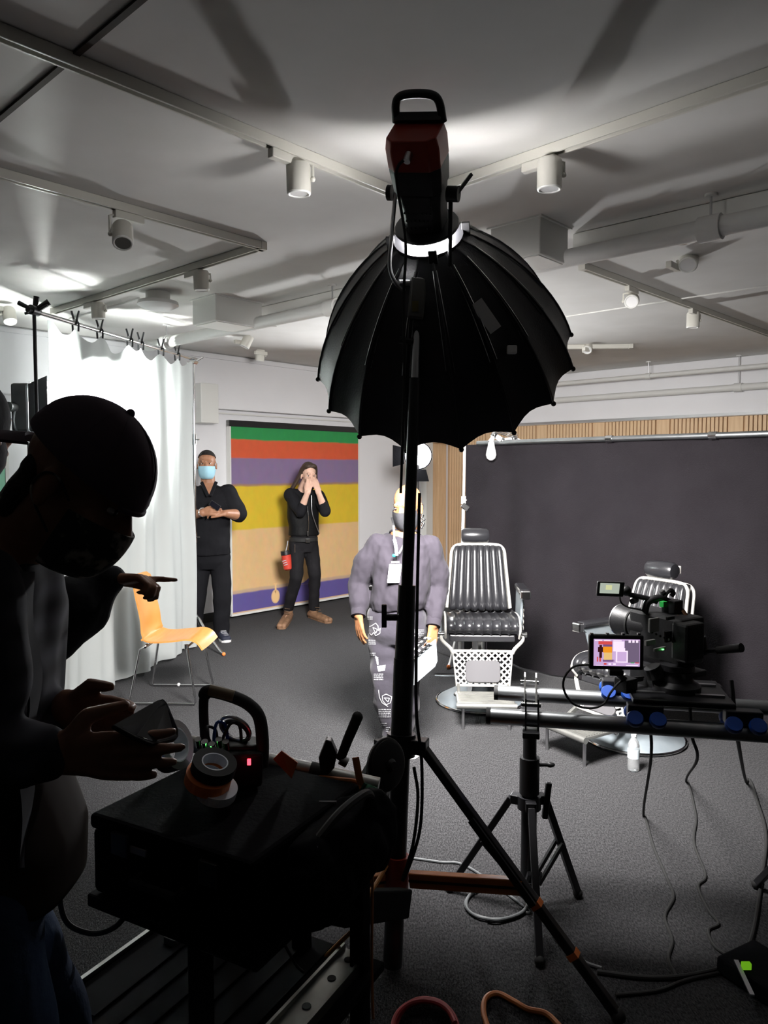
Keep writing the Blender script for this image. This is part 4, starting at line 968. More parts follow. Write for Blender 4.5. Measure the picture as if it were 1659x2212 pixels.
B().sph(at(1352, 1276, DY), 0.020, 10).obj('arm_joint', 'black_plastic', t, world=True)
B().cyl(at(1366, 1299, DY - 0.02), at(1374, 1296, DY + 0.01), 0.011, n=10).obj('arm_knob', 'black_plastic', t, world=True)
B().tube(catmull([at(1338, 1286, DY), at(1342, 1302, DY), at(1358, 1312, DY), at(1385, 1318, DY), at(1400, 1330, DY)], 6), 0.0035, 6).obj('video_cable', 'black_rubber', t, world=True)
# main monitor
MM = Matrix((V((1, -0.03, -0.01)).normalized(), V((0.03, 1, 0.0)).normalized(), V((0.0, 0.02, 1)).normalized())).transposed()
MY = DY - 0.17
mon = cb('monitor', 1330, 1408, MY, (0.192, 0.024, 0.124), 'black_plastic', t, 0.006, MM)
sc = B()
em = [emitter('scr_%d' % i, c, s).name for i, (c, s) in enumerate((((0.62, 0.42, 0.72), 0.95), ((0.95, 0.33, 0.02), 0.95), ((0.93, 0.60, 0.22), 0.9), ((0.26, 0.12, 0.33), 0.7), ((0.85, 0.10, 0.10), 0.8),
      ((0.95, 0.80, 0.95), 1.05), ((0.22, 0.16, 0.26), 0.75), ((0.09, 0.015, 0.02), 0.5), ((0.10, 0.55, 0.15), 0.8), ((0.70, 0.48, 0.80), 0.9)))]
so = at(1330, 1408, MY) + MM @ V((0, -0.0135, 0))
def sq(i, x0, x1, z0, z1, lift):                       # fractions of the picture
    sc.cur = i; X0, X1 = -0.081 + 0.162 * x0, -0.081 + 0.162 * x1; Z0, Z1 = -0.048 + 0.096 * z0, -0.048 + 0.096 * z1
    sc.add([so + MM @ V((x, -0.0004 * lift, z)) for x, z in ((X0, Z0), (X1, Z0), (X1, Z1), (X0, Z1))], [(0, 1, 2, 3)])
for a in ((0, 0, 1, 0, 1, 0), (4, .10, .40, .80, .92, 1), (3, .20, .40, .72, .80, 1), (1, .20, .40, .50, .72, 1), (2, .22, .40, .22, .50, 1), (3, .20, .45, .16, .24, 1), (5, .42, .66, .55, .92, 1),
          (9, .42, .66, .10, .55, 1), (6, .67, .99, .14, .96, 1), (5, .48, .74, .14, .58, 2), (9, .51, .71, .18, .54, 3), (5, .56, .68, .58, .68, 2), (7, .12, .18, .30, .78, 2), (7, .09, .20, .52, .70, 2), (4, .12, .16, .16, .30, 2), (4, .07, .10, .16, .34, 2),
          (5, .02, .18, .93, .97, 3), (5, .22, .36, .93, .97, 3), (5, .42, .60, .93, .97, 3), (5, .75, .80, .88, .98, 3), (5, .83, .88, .88, .98, 3), (5, .91, .96, .88, .98, 3), (4, .22, .28, .05, .12, 3), (5, .32, .38, .05, .11, 3), (5, .42, .48, .05, .11, 3),
          (8, .80, .88, .12, .15, 3), (4, .90, .98, .12, .15, 3), (5, .05, .20, .02, .04, 3), (5, .70, .96, .02, .06, 3)): sq(*a)
sc.obj('screen', em, mon, False, 0, world=True)
for i in range(4): B().box(at(1278 + 34 * i, 1369, MY), (0.010, 0.012, 0.006)).obj('mount_thread', 'steel', mon, False, 0, world=True)
cb('monitor_mount', 1330, 1452, MY, (0.05, 0.03, 0.02), 'black_paint', mon, 0.003, MM)
B().tube([at(1330, 1452, MY), at(1352, 1470, DY - 0.1), at(1385, 1466, DY - 0.05)], 0.011, 8).obj('monitor_bracket', 'black_paint', t, world=True)
B().tube(catmull([at(1268, 1436, MY), at(1240, 1440, MY), at(1220, 1462, MY), at(1218, 1490, MY), at(1238, 1520, MY), at(1275, 1530, MY), at(1305, 1520, MY), at(1320, 1495, MY), at(1345, 1470, MY + 0.05), at(1390, 1462, DY - 0.05)], 8), 0.0042, 8).obj('monitor_cable', 'black_rubber', t, world=True)
B().tube([at(1262, 1436, MY), at(1276, 1435, MY)], 0.006, 8).obj('cable_plug', 'steel', t, world=True)
cb('cable_block', 1352, 1478, DY - 0.1, (0.06, 0.06, 0.05), 'black_plastic')

# ================================================================== water bottle
bp = onz(1368, 1664, 0); t = thing('water_bottle', 'small clear water bottle on the carpet before the turned chair', 'bottle', bp)
prof = [(0.001, 0.002), (0.028, 0.0), (0.033, 0.008), (0.033, 0.03)] + [(0.033 - 0.0015 * (k % 2), 0.035 + 0.010 * k) for k in range(11)] + [(0.031, 0.15), (0.026, 0.168), (0.016, 0.185), (0.013, 0.192), (0.013, 0.198)]
B().lathe(prof, n=24).obj('bottle_body', 'clear_plastic', t, ang=80)
B().lathe([(0.0148, 0.196), (0.0148, 0.212), (0.012, 0.214)], n=20).obj('cap', 'white_plastic', t)
B().lathe([(0.0335, 0.075), (0.0335, 0.125)], n=24).obj('label_band', mat('bottle_label', (0.55, 0.62, 0.66), 0.4).name, t)

# ================================================================== cables on the carpet
def cable(lab, pts, m='black_rubber', r=0.0055, n=8, nm='cable'):
    return tag(B().tube([V((p.x, p.y, max(p.z, r))) for p in catmull(pts, 7)], r, n).obj(nm, m), lab, 'cable')
F = lambda px, py, z=0.006: onz(px, py, z)
cable('thin black cable dropping from the dolly beside the water bottle', [at(1404, 1520, DY - 0.1), at(1405, 1570, DY - 0.1)] + [at(1406, 1640, DY), F(1390, 1762), F(1412, 1830), F(1442, 1900), F(1455, 1938), F(1436, 1980), F(1452, 2030), F(1444, 2070), F(1462, 2110)], r=0.006)
cable('thin wavy black cable dropping from the middle of the dolly', [at(1490, 1520, DY - 0.1), at(1495, 1590, DY - 0.1), at(1506, 1640, DY), F(1482, 1688), F(1503, 1760), F(1499, 1820), F(1524, 1890), F(1508, 1915), F(1530, 1965), F(1552, 1995), F(1530, 2010), F(1545, 2045), F(1590, 2075)], r=0.006)
cable('thick black cable sweeping down at the right edge', [at(1580, 1470, DY - 0.1), at(1587, 1540, DY - 0.15), at(1594, 1600, DY - 0.15), F(1612, 1690), F(1640, 1745), F(1655, 1810), F(1645, 1900), F(1630, 2000), F(1612, 2055), F(1590, 2085)], r=0.0075)
cable('black cable lying across the dark carpet to the power brick', [F(1290, 2100), F(1380, 2112), F(1460, 2112), F(1540, 2098), F(1600, 2080)], r=0.008)
cable('black cable on the carpet below the long crossing cable', [F(1330, 2150), F(1420, 2140), F(1480, 2118), F(1560, 2100)], r=0.006)
rg = []
for k in range(46):
    a = 2 * PI * k / 20 + 0.3; rg.append(F(1072 + 66 * math.cos(a) * (1 + 0.03 * math.sin(k)), 1950 + 36 * math.sin(a) * (1 + 0.03 * math.cos(k * 1.7)), 0.006 + 0.0010 * (k // 4)))
cable('grey cable coiled on the carpet at the foot of the rail stand', [F(880, 1852), F(950, 1862), F(1010, 1872)] + rg, 'grey_cable', 0.0055)
cable('pale cable curling on the carpet beside the stand foot', [F(1188, 1985), F(1196, 2020), F(1222, 2050), F(1262, 2078), F(1300, 2092)], 'grey_cable', 0.0065)
rg = []
for k in range(64):
    a = 2 * PI * k / 16 + 0.2; rg.append(F(918 + 66 * math.cos(a) * (1 + 0.05 * math.sin(k * 0.7)), 2222 + 62 * math.sin(a) * (1 + 0.04 * math.cos(k * 1.1)), 0.008 + 0.0016 * (k // 3)))
cable('red cable coiled on the carpet at the bottom edge', rg, 'red_rubber', 0.008)
cable('orange cable curving over the carpet at the bottom edge', [F(1060, 2240), F(1045, 2190), F(1050, 2158), F(1075, 2148), F(1110, 2165), F(1140, 2182), F(1180, 2192), F(1215, 2225)], 'orange_paint', 0.009)
t = thing('power_brick', 'black power box with a green light at the lower right edge', 'power box', onz(1650, 2130, 0))
c = onz(1650, 2130, 0); B().box(c + V((0.02, 0, 0.03)), (0.20, 0.26, 0.06), Matrix.Rotation(0.5, 3, 'Z')).obj('case', 'black_case', t, False, 0.01, world=True)
B().box(onz(1612, 2086, 0.072), (0.030, 0.016, 0.022)).obj('green_plug', emitter('green_plug', (0.22, 0.62, 0.02), 0.5).name, t, False, 0.003, world=True)
B().bar(onz(1590, 2075, 0.065), onz(1625, 2150, 0.065), 0.014, 0.006).obj('edge_strip', 'steel', t, False, 0, world=True)
# ================================================================== people
mat('skin_brown', (0.33, 0.155, 0.085), 0.5, noise_=(30, (0.38, 0.185, 0.105)))
mat('skin_tan', (0.265, 0.115, 0.050), 0.5, noise_=(30, (0.29, 0.128, 0.058)))
mat('skin_light', (0.60, 0.37, 0.28), 0.5, noise_=(30, (0.66, 0.42, 0.32)))
mat('skin_dark', (0.20, 0.095, 0.055), 0.5, spec=0.3, noise_=(30, (0.24, 0.115, 0.07)))
mat('hair_black', (0.012, 0.010, 0.009), 0.6, bump=(150, 0.4))
mat('hair_brown', (0.045, 0.028, 0.018), 0.45, bump=(120, 0.6), aniso=(1, 1, 0.15))
mat('sweat_fabric', (0.0235, 0.0205, 0.0265), 0.9, spec=0.15, bump=(18, 0.25), sheen=0.02)
mat('pants_charcoal', (0.030, 0.027, 0.035), 0.9, spec=0.15, bump=(22, 0.3), sheen=0.1)
mat('shirt_black', (0.0090, 0.0090, 0.0110), 0.85, spec=0.15, bump=(26, 0.3))
mat('vest_black', (0.0060, 0.0060, 0.0065), 0.6, spec=0.15, bump=(40, 0.3))
mat('jeans_black', (0.0110, 0.0105, 0.0120), 0.85, spec=0.15, bump=(40, 0.3), noise_=(9, (0.017, 0.016, 0.018)))
mat('jeans_blue', (0.020, 0.035, 0.075), 0.85, spec=0.15, bump=(40, 0.3), noise_=(9, (0.035, 0.055, 0.10)))
mat('boot_leather', (0.27, 0.15, 0.085), 0.65, noise_=(22, (0.16, 0.085, 0.045)), bump=(60, 0.4))
mat('shoe_navy', (0.015, 0.018, 0.035), 0.7); mat('sole_white', (0.72, 0.72, 0.72), 0.6)
mat('mask_blue', (0.36, 0.62, 0.74), 0.7, bump=(50, 0.1)); mat('mask_grey', (0.026, 0.026, 0.029), 0.8, spec=0.15, bump=(60, 0.15))
mat('print_white', (0.42, 0.42, 0.44), 0.7); mat('eye_white', (0.7, 0.68, 0.66), 0.3); mat('eye_dark', (0.02, 0.012, 0.01), 0.2)
mat('cap_cloth', (0.060, 0.042, 0.054), 0.9, spec=0.2); mat('pouch_red', (0.55, 0.045, 0.025), 0.6)
mat('lanyard_blue', (0.30, 0.36, 0.48), 0.6); mat('teal_clip', (0.02, 0.42, 0.44), 0.4)
m = bpy.data.materials.new('plaid_shirt'); m.use_nodes = True; MATS['plaid_shirt'] = m       # dark woven checks
nt = m.node_tree; tc = nt.nodes.new('ShaderNodeTexCoord'); ws = []
for dr in ('X', 'Z'):
    wv = nt.nodes.new('ShaderNodeTexWave'); wv.bands_direction = dr; wv.inputs['Scale'].default_value = 5.0; wv.inputs['Distortion'].default_value = 0.8; wv.inputs['Detail'].default_value = 1
    nt.links.new(tc.outputs['Object'], wv.inputs['Vector']); ws.append(wv)
ad = nt.nodes.new('ShaderNodeMath'); ad.operation = 'MULTIPLY'; nt.links.new(ws[0].outputs['Fac'], ad.inputs[0]); nt.links.new(ws[1].outputs['Fac'], ad.inputs[1])
cr = nt.nodes.new('ShaderNodeValToRGB'); nt.links.new(ad.outputs[0], cr.inputs[0]); cr.color_ramp.elements[0].color = (0.020, 0.020, 0.024, 1); cr.color_ramp.elements[1].color = (0.075, 0.075, 0.09, 1)
nt.links.new(cr.outputs[0], nt.nodes['Principled BSDF'].inputs['Base Color']); nt.nodes['Principled BSDF'].inputs['Roughness'].default_value = 0.9; nt.nodes['Principled BSDF'].inputs['Specular IOR Level'].default_value = 0.15

def axes(f, up=V((0, 0, 1))):
    f = V(f).normalized(); r = f.cross(V(up)).normalized(); u = r.cross(f).normalized(); return r, f, u      # r: the figure's right-hand side
def head(b, c, f, up=V((0, 0, 1)), s=1.0, ears=True, neck=None):
    r, f, u = axes(f, up); m3 = Matrix((r, f, u)).transposed(); P = lambda x, y, z: c + (r * x + f * y + u * z) * s
    q = lambda a: tuple(i * s for i in a)
    b.sph(P(0, -0.012, 0.035), q((0.075, 0.097, 0.087)), 20, m3, 12)
    b.sph(P(0, 0.022, -0.018), q((0.062, 0.076, 0.095)), 18, m3, 12)
    b.sph(P(0, 0.045, -0.078), q((0.047, 0.048, 0.040)), 14, m3)
    b.limb([P(-0.03, 0.082, 0.028), P(0.03, 0.082, 0.028)], [0.014 * s, 0.014 * s], 10)
    b.limb([P(0, 0.092, 0.012), P(0, 0.112, -0.026)], [0.009 * s, 0.0145 * s], 10)
    b.limb([P(-0.012, 0.098, -0.028), P(0.012, 0.098, -0.028)], [0.009 * s, 0.009 * s], 8)
    b.limb([P(-0.02, 0.088, -0.058), P(0.02, 0.088, -0.058)], [0.010 * s, 0.010 * s], 8)
    for k in (-1, 1):
        b.sph(P(0.040 * k, 0.062, -0.022), q((0.022, 0.022, 0.022)), 10, m3)
        if ears: b.sph(P(0.078 * k, -0.012, -0.010), q((0.011, 0.020, 0.032)), 12, m3); b.sph(P(0.080 * k, -0.006, -0.034), q((0.009, 0.011, 0.012)), 10, m3)
    if neck: b.limb([P(0, -0.015, -0.05), V(neck)], [0.058 * s, 0.066 * s], 16)
    return P, m3
def eyes(par, P, m3, s=1.0):
    for k in (-1, 1):
        B().sph(P(0.030 * k, 0.080, 0.008), (0.0125 * s, 0.008 * s, 0.0060 * s), 12, m3).obj('eye', 'eye_white', par, world=True)
        B().sph(P(0.030 * k, 0.0868, 0.008), (0.0058 * s, 0.0035 * s, 0.0058 * s), 10, m3).obj('pupil', 'eye_dark', par, world=True)
        B().limb([P(0.015 * k, 0.092, 0.030), P(0.045 * k, 0.080, 0.031)], [0.004 * s, 0.003 * s], 8).obj('eyebrow', 'hair_black', par, world=True)
def mask(par, P, m3, m, s=1.0, h0=-62, h1=34, w=80):
    def fn(u, h):
        a = math.radians(-w + 2 * w * u); e = math.radians(h0 + (h1 - h0) * h - 6 * abs(u - 0.5)); 
        rid = 0.012 * math.exp(-((u - 0.5) / 0.14) ** 2)
        x = 0.073 * math.sin(a) * math.cos(e) ** 0.5; y = (0.088 + rid) * math.cos(a) * math.cos(e) ** 0.6; z = 0.092 * math.sin(e)
        return P(x, 0.022 + y * 1.02, -0.040 + z)
    mk = B().grid(fn, 22, 14, 0.003).obj('face_mask', m, par, world=True, ang=80)
    for k in (-1, 1):
        B().tube(catmull([P(0.070 * k, 0.03, -0.01), P(0.081 * k, 0.0, 0.012), P(0.088 * k, -0.022, 0.005), P(0.084 * k, -0.022, -0.03), P(0.070 * k, 0.03, -0.07)], 5), 0.002 * s, 6).obj('ear_loop', m, mk, world=True)
    return mk
def hand(b, w, fwd, pn, ts, s=1.0, curls=(0.35, 0.4, 0.45, 0.5), thumb=0.55, spread=0.05, r0=0.026):
    """palm, four unequal bent fingers and a thumb leaving the side of the palm; pn: out of the palm, ts: which side the thumb is"""
    fwd = V(fwd).normalized(); pn = V(pn); pn = (pn - fwd * pn.dot(fwd)).normalized(); lat = fwd.cross(pn) * ts; w = V(w)
    b.sph(w, r0 * s, 12)
    for i, off in enumerate((0.030, 0.010, -0.010, -0.029)):
        kb = w + fwd * (0.090, 0.094, 0.090, 0.082)[i] * s + lat * off * s
        b.limb([w + lat * off * 0.55 * s, w.lerp(kb, 0.55) + lat * off * 0.1 * s, kb], [0.019 * s, 0.0155 * s, 0.0115 * s], 10)
        L_ = (0.95, 1.06, 1.0, 0.78)[i]; a = curls[i] * 0.6; p = kb; pts = [p]; rr_ = [0.0108 * s]
        for seg, ln in enumerate((0.043, 0.027, 0.021)):
            dr = (fwd * math.cos(a) + pn * math.sin(a) + lat * (1.5 - i) * spread).normalized(); p = p + dr * ln * L_ * s; pts.append(p); rr_.append((0.0095, 0.0088, 0.0076)[seg] * s); a += curls[i]
        b.limb(pts, rr_, 10)
    t0 = w + fwd * 0.022 * s + lat * 0.022 * s
    d1 = (fwd * (1 - thumb * 0.5) + lat * thumb + pn * 0.25).normalized(); d2 = (fwd * 0.9 + lat * thumb * 0.25 + pn * 0.35).normalized()
    b.limb([t0, t0 + d1 * 0.042 * s, t0 + d1 * 0.042 * s + d2 * 0.032 * s, t0 + d1 * 0.042 * s + d2 * 0.058 * s], [0.018 * s, 0.0135 * s, 0.0115 * s, 0.009 * s], 10)
def loft(b, secs, r, f, n=28, p=2.3):
    """stacked super-ellipse sections: (centre, half width, half depth)"""
    vs = []; fs = []
    for c, rx, ry in secs:
        for k in range(n):
            a = 2 * PI * k / n; ca, sa = math.cos(a), math.sin(a)
            x = rx * math.copysign(abs(ca) ** (2 / p), ca); y = ry * math.copysign(abs(sa) ** (2 / p), sa); vs.append(V(c) + V(r) * x + V(f) * y)
    for i in range(len(secs) - 1):
        for k in range(n): fs.append((i * n + k, i * n + (k + 1) % n, (i + 1) * n + (k + 1) % n, (i + 1) * n + k))
    fs += [tuple(reversed(range(n))), tuple(range((len(secs) - 1) * n, len(secs) * n))]
    return b.add(vs, fs)
def foot(b, ankle, toe, h=0.085, w=0.042):
    a, e = V(ankle), V(toe); d = V((e.x - a.x, e.y - a.y, 0)).normalized(); he = V((a.x, a.y, 0)) - d * 0.055
    s = d.cross(V((0, 0, 1)))
    for k in (-0.5, 0.5): b.limb([he + s * 0.02 * k + V((0, 0, 0.045)), V((a.x, a.y, 0)) + d * 0.10 + s * w * 0.8 * k + V((0, 0, 0.04)), V((e.x, e.y, 0)) - d * 0.03 + s * w * k + V((0, 0, 0.032))], [0.042, 0.040, 0.030], 12)
    b.limb([a, V((a.x, a.y, 0)) + d * 0.01 + V((0, 0, 0.05)), V((a.x, a.y, 0)) + d * 0.10 + V((0, 0, 0.05))], [0.045, 0.045, 0.036], 12)
def bare(b, ankle, toe):                 # the foot inside the shoe
    a, e = V(ankle), V(toe); b.limb([a, V((a.x, a.y, 0.055)), V((a.x, a.y, 0.05)).lerp(V((e.x, e.y, 0.04)), 0.75)], [0.034, 0.030, 0.018], 10)
def sole(par, ankle, toe, m, h=0.022, gr=1.0):
    a, e = V((ankle[0], ankle[1], 0)), V((toe[0], toe[1], 0)); d = (e - a).normalized(); s = d.cross(V((0, 0, 1))); L_ = (e - a).length
    pts = [(-0.092, 0.0), (-0.078, 0.032), (0.0, 0.040), (L_ * 0.6, 0.050), (L_ - 0.02, 0.044), (L_ + 0.006, 0.02)]; poly = pts + [(x, -y) for x, y in reversed(pts[1:])] 
    return B().prism([(x, y * gr) for x, y in poly], a + V((0, 0, 0.0)), d, -s if d.cross(-s).z > 0 else s, h).obj('sole', m, par, False, 0.004, world=True)
Zu = V((0, 0, 1))

# ------------------------------------------------------------------ bald man with the slate
Y = 4.50; root = thing('person', 'bald man in grey sweatshirt and dark mask holding a film slate', 'person', V((0.08, Y, 0)))
HCn = at(880, 1094, Y - 0.02); fdir = V((-0.42, -0.86, -0.22)); rt, fw = V((-1, 0, 0)), V((0, -1, 0))
b = B(); nk = at(874, 1158, Y + 0.02); P, m3 = head(b, HCn, fdir, s=1.06, neck=nk)
SL, SR = at(806, 1178, Y), at(938, 1180, Y); EL, ER = at(776, 1262, Y + 0.04), at(946, 1268, Y + 0.04); WL, WR = at(774, 1328, Y - 0.08), at(936, 1350, Y - 0.10)
b.limb([at(872, 1160, Y), at(868, 1210, Y), at(862, 1300, Y), at(858, 1345, Y)], [0.085, 0.105, 0.10, 0.10], 16)
for S_, E_, W_ in ((SL, EL, WL), (SR, ER, WR)): b.limb([at(870, 1180, Y), S_ - V((0, 0, 0.02)), E_, W_], [0.06, 0.038, 0.040, 0.030], 14)
HIPL, HIPR = at(834, 1362, Y), at(884, 1362, Y); KL, KR = at(832, 1468, Y - 0.03), at(878, 1468, Y - 0.02); AL, AR = at(842, 1588, Y), at(874, 1590, Y + 0.02)
AL.z = AR.z = 0.10
for h_, k_, a_ in ((HIPL, KL, AL), (HIPR, KR, AR)): b.limb([h_, k_, a_], [0.070, 0.052, 0.036], 14)
TL, TR = AL + V((-0.05, -0.20, 0)), AR + V((0.04, -0.20, 0)); bare(b, AL, TL); bare(b, AR, TR)
hand(b, WL, V((0.10, -0.06, -1)), V((0.75, 0.60, 0.0)), -1, 0.98, (0.30, 0.24, 0.22, 0.25), 0.35)
hand(b, WR, V((-0.10, -0.12, -1)), V((-0.55, 0.75, -0.1)), 1, 1.0, (0.42, 0.35, 0.38, 0.40), 0.30)
body = put(remesh(b, 0.0055, 2, name='body'), 'body', 'skin_tan', root)
eyes(body, P, m3, 1.06); mask(root, P, m3, 'mask_grey', 1.06, -66, 22)
# earring
er_ = P(-0.088, -0.008, -0.065); ej = B()
for k in range(7): ej.sph(er_ + V((random.uniform(-0.012, 0.012), -0.005, 0.012 - 0.012 * k)), 0.009, 8, k=5)
ej.obj('earring', 'chrome', root, world=True)
b = B()
loft(b, [(at(873, 1152, Y + 0.02), 0.085, 0.075), (at(872, 1160, Y + 0.01), 0.145, 0.090), (at(870, 1174, Y), 0.185, 0.115), (at(868, 1215, Y), 0.178, 0.140), (at(866, 1262, Y), 0.172, 0.155), (at(862, 1296, Y), 0.176, 0.160), (at(860, 1312, Y), 0.165, 0.150), (at(860, 1319, Y), 0.14, 0.12)], rt, fw)
for S_, E_, W_, e2 in ((SL, EL, WL, (-0.012, 0)), (SR, ER, WR, (0.012, 0))):
    mid = S_.lerp(E_, 0.5) + V((e2[0], 0, 0)); lw = E_.lerp(W_, 0.62)
    b.limb([S_ + V((-e2[0] * 2.5, 0, 0.0)), mid, E_, lw, W_ + (E_ - W_).normalized() * 0.02], [0.076, 0.070, 0.067, 0.060, 0.040], 16)
put(remesh(b, 0.008, 2, [(0.012, (6, 6, 9)), (0.010, (15, 15, 9)), (0.005, (34, 34, 22))]), 'sweatshirt', 'sweat_fabric', root)
B().torus(at(873, 1149, Y + 0.02), (0.0, 0.25, 1), 0.082, 0.010).obj('collar', 'sweat_fabric', root, world=True)
for W_, E_ in ((WL, EL), (WR, ER)):
    d = (E_ - W_).normalized(); B().lathe([(0.036, -0.012), (0.044, -0.010), (0.046, 0.02), (0.043, 0.05), (0.036, 0.052)], W_, d, 20).obj('cuff', 'sweat_fabric', root, world=True)
b = B()
loft(b, [(at(859, 1300, Y), 0.155, 0.125), (at(858, 1330, Y), 0.178, 0.140), (at(858, 1362, Y), 0.175, 0.140), (at(858, 1385, Y), 0.150, 0.125)], rt, fw)
for h_, k_, a_ in ((HIPL, KL, AL), (HIPR, KR, AR)): b.limb([h_, h_.lerp(k_, 0.5), k_, k_.lerp(a_, 0.55) , a_ + V((0, 0, 0.07)), a_ + V((0, 0, 0.0))], [0.105, 0.098, 0.088, 0.082, 0.068, 0.050], 16)
trm = remesh(b, 0.009, 3, [(0.014, (6, 6, 12)), (0.008, (16, 16, 10))])
bv = BVHTree.FromPolygons([v.co.copy() for v in trm.vertices], [tuple(p.vertices) for p in trm.polygons])
pr_ = B(); O_ = V((0, 0, HC))
def hit(px, py):
    d = ray(px, py).normalized(); l, n, i, k = bv.ray_cast(O_, d); return None if l is None or l.y > 5.2 else l + n * 0.0025
def strip(x0, y0, x1, y1, th=2.0, n=6):
    for i in range(n):
        a = [(x0 + (x1 - x0) * j / n, y0 + (y1 - y0) * j / n) for j in (i, i + 1)]; dx, dy = x1 - x0, y1 - y0; l = (dx * dx + dy * dy) ** 0.5; nx, ny = -dy / l * th / 2, dx / l * th / 2
        q = [hit(a[0][0] - nx, a[0][1] - ny), hit(a[1][0] - nx, a[1][1] - ny), hit(a[1][0] + nx, a[1][1] + ny), hit(a[0][0] + nx, a[0][1] + ny)]
        if all(p is not None for p in q) and max((q[0] - p).length for p in q) < 0.08: pr_.add(q, [(0, 1, 2, 3)])
def words(x, y, w_, rows, th=1.6, gap=4.0):
    for k in range(rows):
        xx = x
        while xx < x + w_: ww = random.uniform(2.0, 5.5); strip(xx, y + k * gap, min(xx + ww, x + w_), y + k * gap, th * random.uniform(0.8, 1.3), 2); xx += ww + 1.1
for a in ((794, 1333, 11, 2), (797, 1383, 15, 3), (800, 1411, 11, 2), (808, 1456, 20, 4), (818, 1532, 26, 5), (821, 1562, 14, 2), (881, 1361, 34, 4), (882, 1400, 12, 3), (881, 1440, 8, 6), (880, 1470, 5, 3), (878, 1510, 6, 4), (878, 1560, 6, 3), (834, 1571, 8, 3), (900, 1376, 8, 5)): words(*a)
for pts in (((803, 1352), (812, 1346), (817, 1352), (818, 1362), (822, 1357), (821, 1368), (812, 1373), (808, 1366), (803, 1372), (796, 1364), (796, 1354), (803, 1352)), ((806, 1355), (816, 1360), (812, 1368), (806, 1355)), ((826, 1503), (834, 1499), (846, 1505), (843, 1518), (834, 1522), (827, 1513), (826, 1503)), ((830, 1507), (841, 1508), (838, 1516), (830, 1507)), ((818, 1490), (820, 1506), (826, 1518), (838, 1526)), ((881, 1447), (888, 1450), (887, 1462), (881, 1458))):
    for p, q in zip(pts, pts[1:]): strip(p[0], p[1], q[0], q[1], 1.5, 3)
for k in range(7): strip(815 + k * 0.4, 1440 + k * 1.6, 833 - k * 0.3, 1437 + k * 1.7, 2.2, 3)
for k in range(5): strip(811 + k * 1.1, 1418 + k * 3.4, 817, 1422 + k * 3.4, 3.4, 2)
tr = put(trm, 'trousers', 'pants_charcoal', root)
pm = pr_.obj('printed_motifs', 'print_white', tr, False, 0, world=True); pm['kind'] = 'stuff'
for a_, t_ in ((AL, TL), (AR, TR)):
    b = B(); foot(b, a_ - V((0, 0, 0.03)), t_); b.v = [V((p.x, p.y, p.z * 1.02)) for p in b.v]; sh_ = put(remesh(b, 0.007, 3), 'shoe', 'black_rubber', root); sole(sh_, a_, t_, 'sole_white')
# lanyard and badge
ly = Y - 0.155
l1 = [at(846, 1118, Y - 0.06), at(850, 1135, ly + 0.02), at(852, 1165, ly), at(856, 1195, ly - 0.012), at(856, 1200, ly - 0.014)]
def ribbon(pts, wd, th=0.003):
    bb = B(); P_ = catmull(pts, 6)
    for a, c in zip(P_, P_[1:]): bb.bar(a, c, wd, th, up=V((0, -1, 0.1)))
    return bb
lan = ribbon(l1[:3], 0.012).obj('lanyard', 'black_plastic', root, False, 0, world=True)
ribbon([l1[2], at(855, 1180, ly - 0.008), at(857, 1200, ly - 0.014)], 0.018).obj('lanyard_tab', 'lanyard_blue', lan, False, 0, world=True)
ribbon([at(893, 1120, Y - 0.06), at(886, 1140, ly + 0.02), at(876, 1168, ly), at(862, 1196, ly - 0.014)], 0.012).obj('lanyard_strap', 'black_plastic', lan, False, 0, world=True)
B().tube([at(856, 1200, ly - 0.016), at(855, 1213, ly - 0.018)], 0.006, 8).obj('clip', 'chrome', lan, world=True)
B().sph(at(851, 1200, ly - 0.016), 0.010, 8).obj('teal_bead', 'teal_clip', lan, world=True)
cn = at(852, 1239, ly - 0.022)
bg = B().prism(rrect(0.036, 0.056, 0.006), cn, V((1, 0.02, 0)), V((0.12, -0.03, 1)).normalized(), -0.004).obj('badge', 'white_plastic', root, False, 0, world=True)
B().box(at(854, 1214, ly - 0.025), (0.05, 0.005, 0.012)).obj('badge_clip', 'steel', bg, False, 0, world=True)
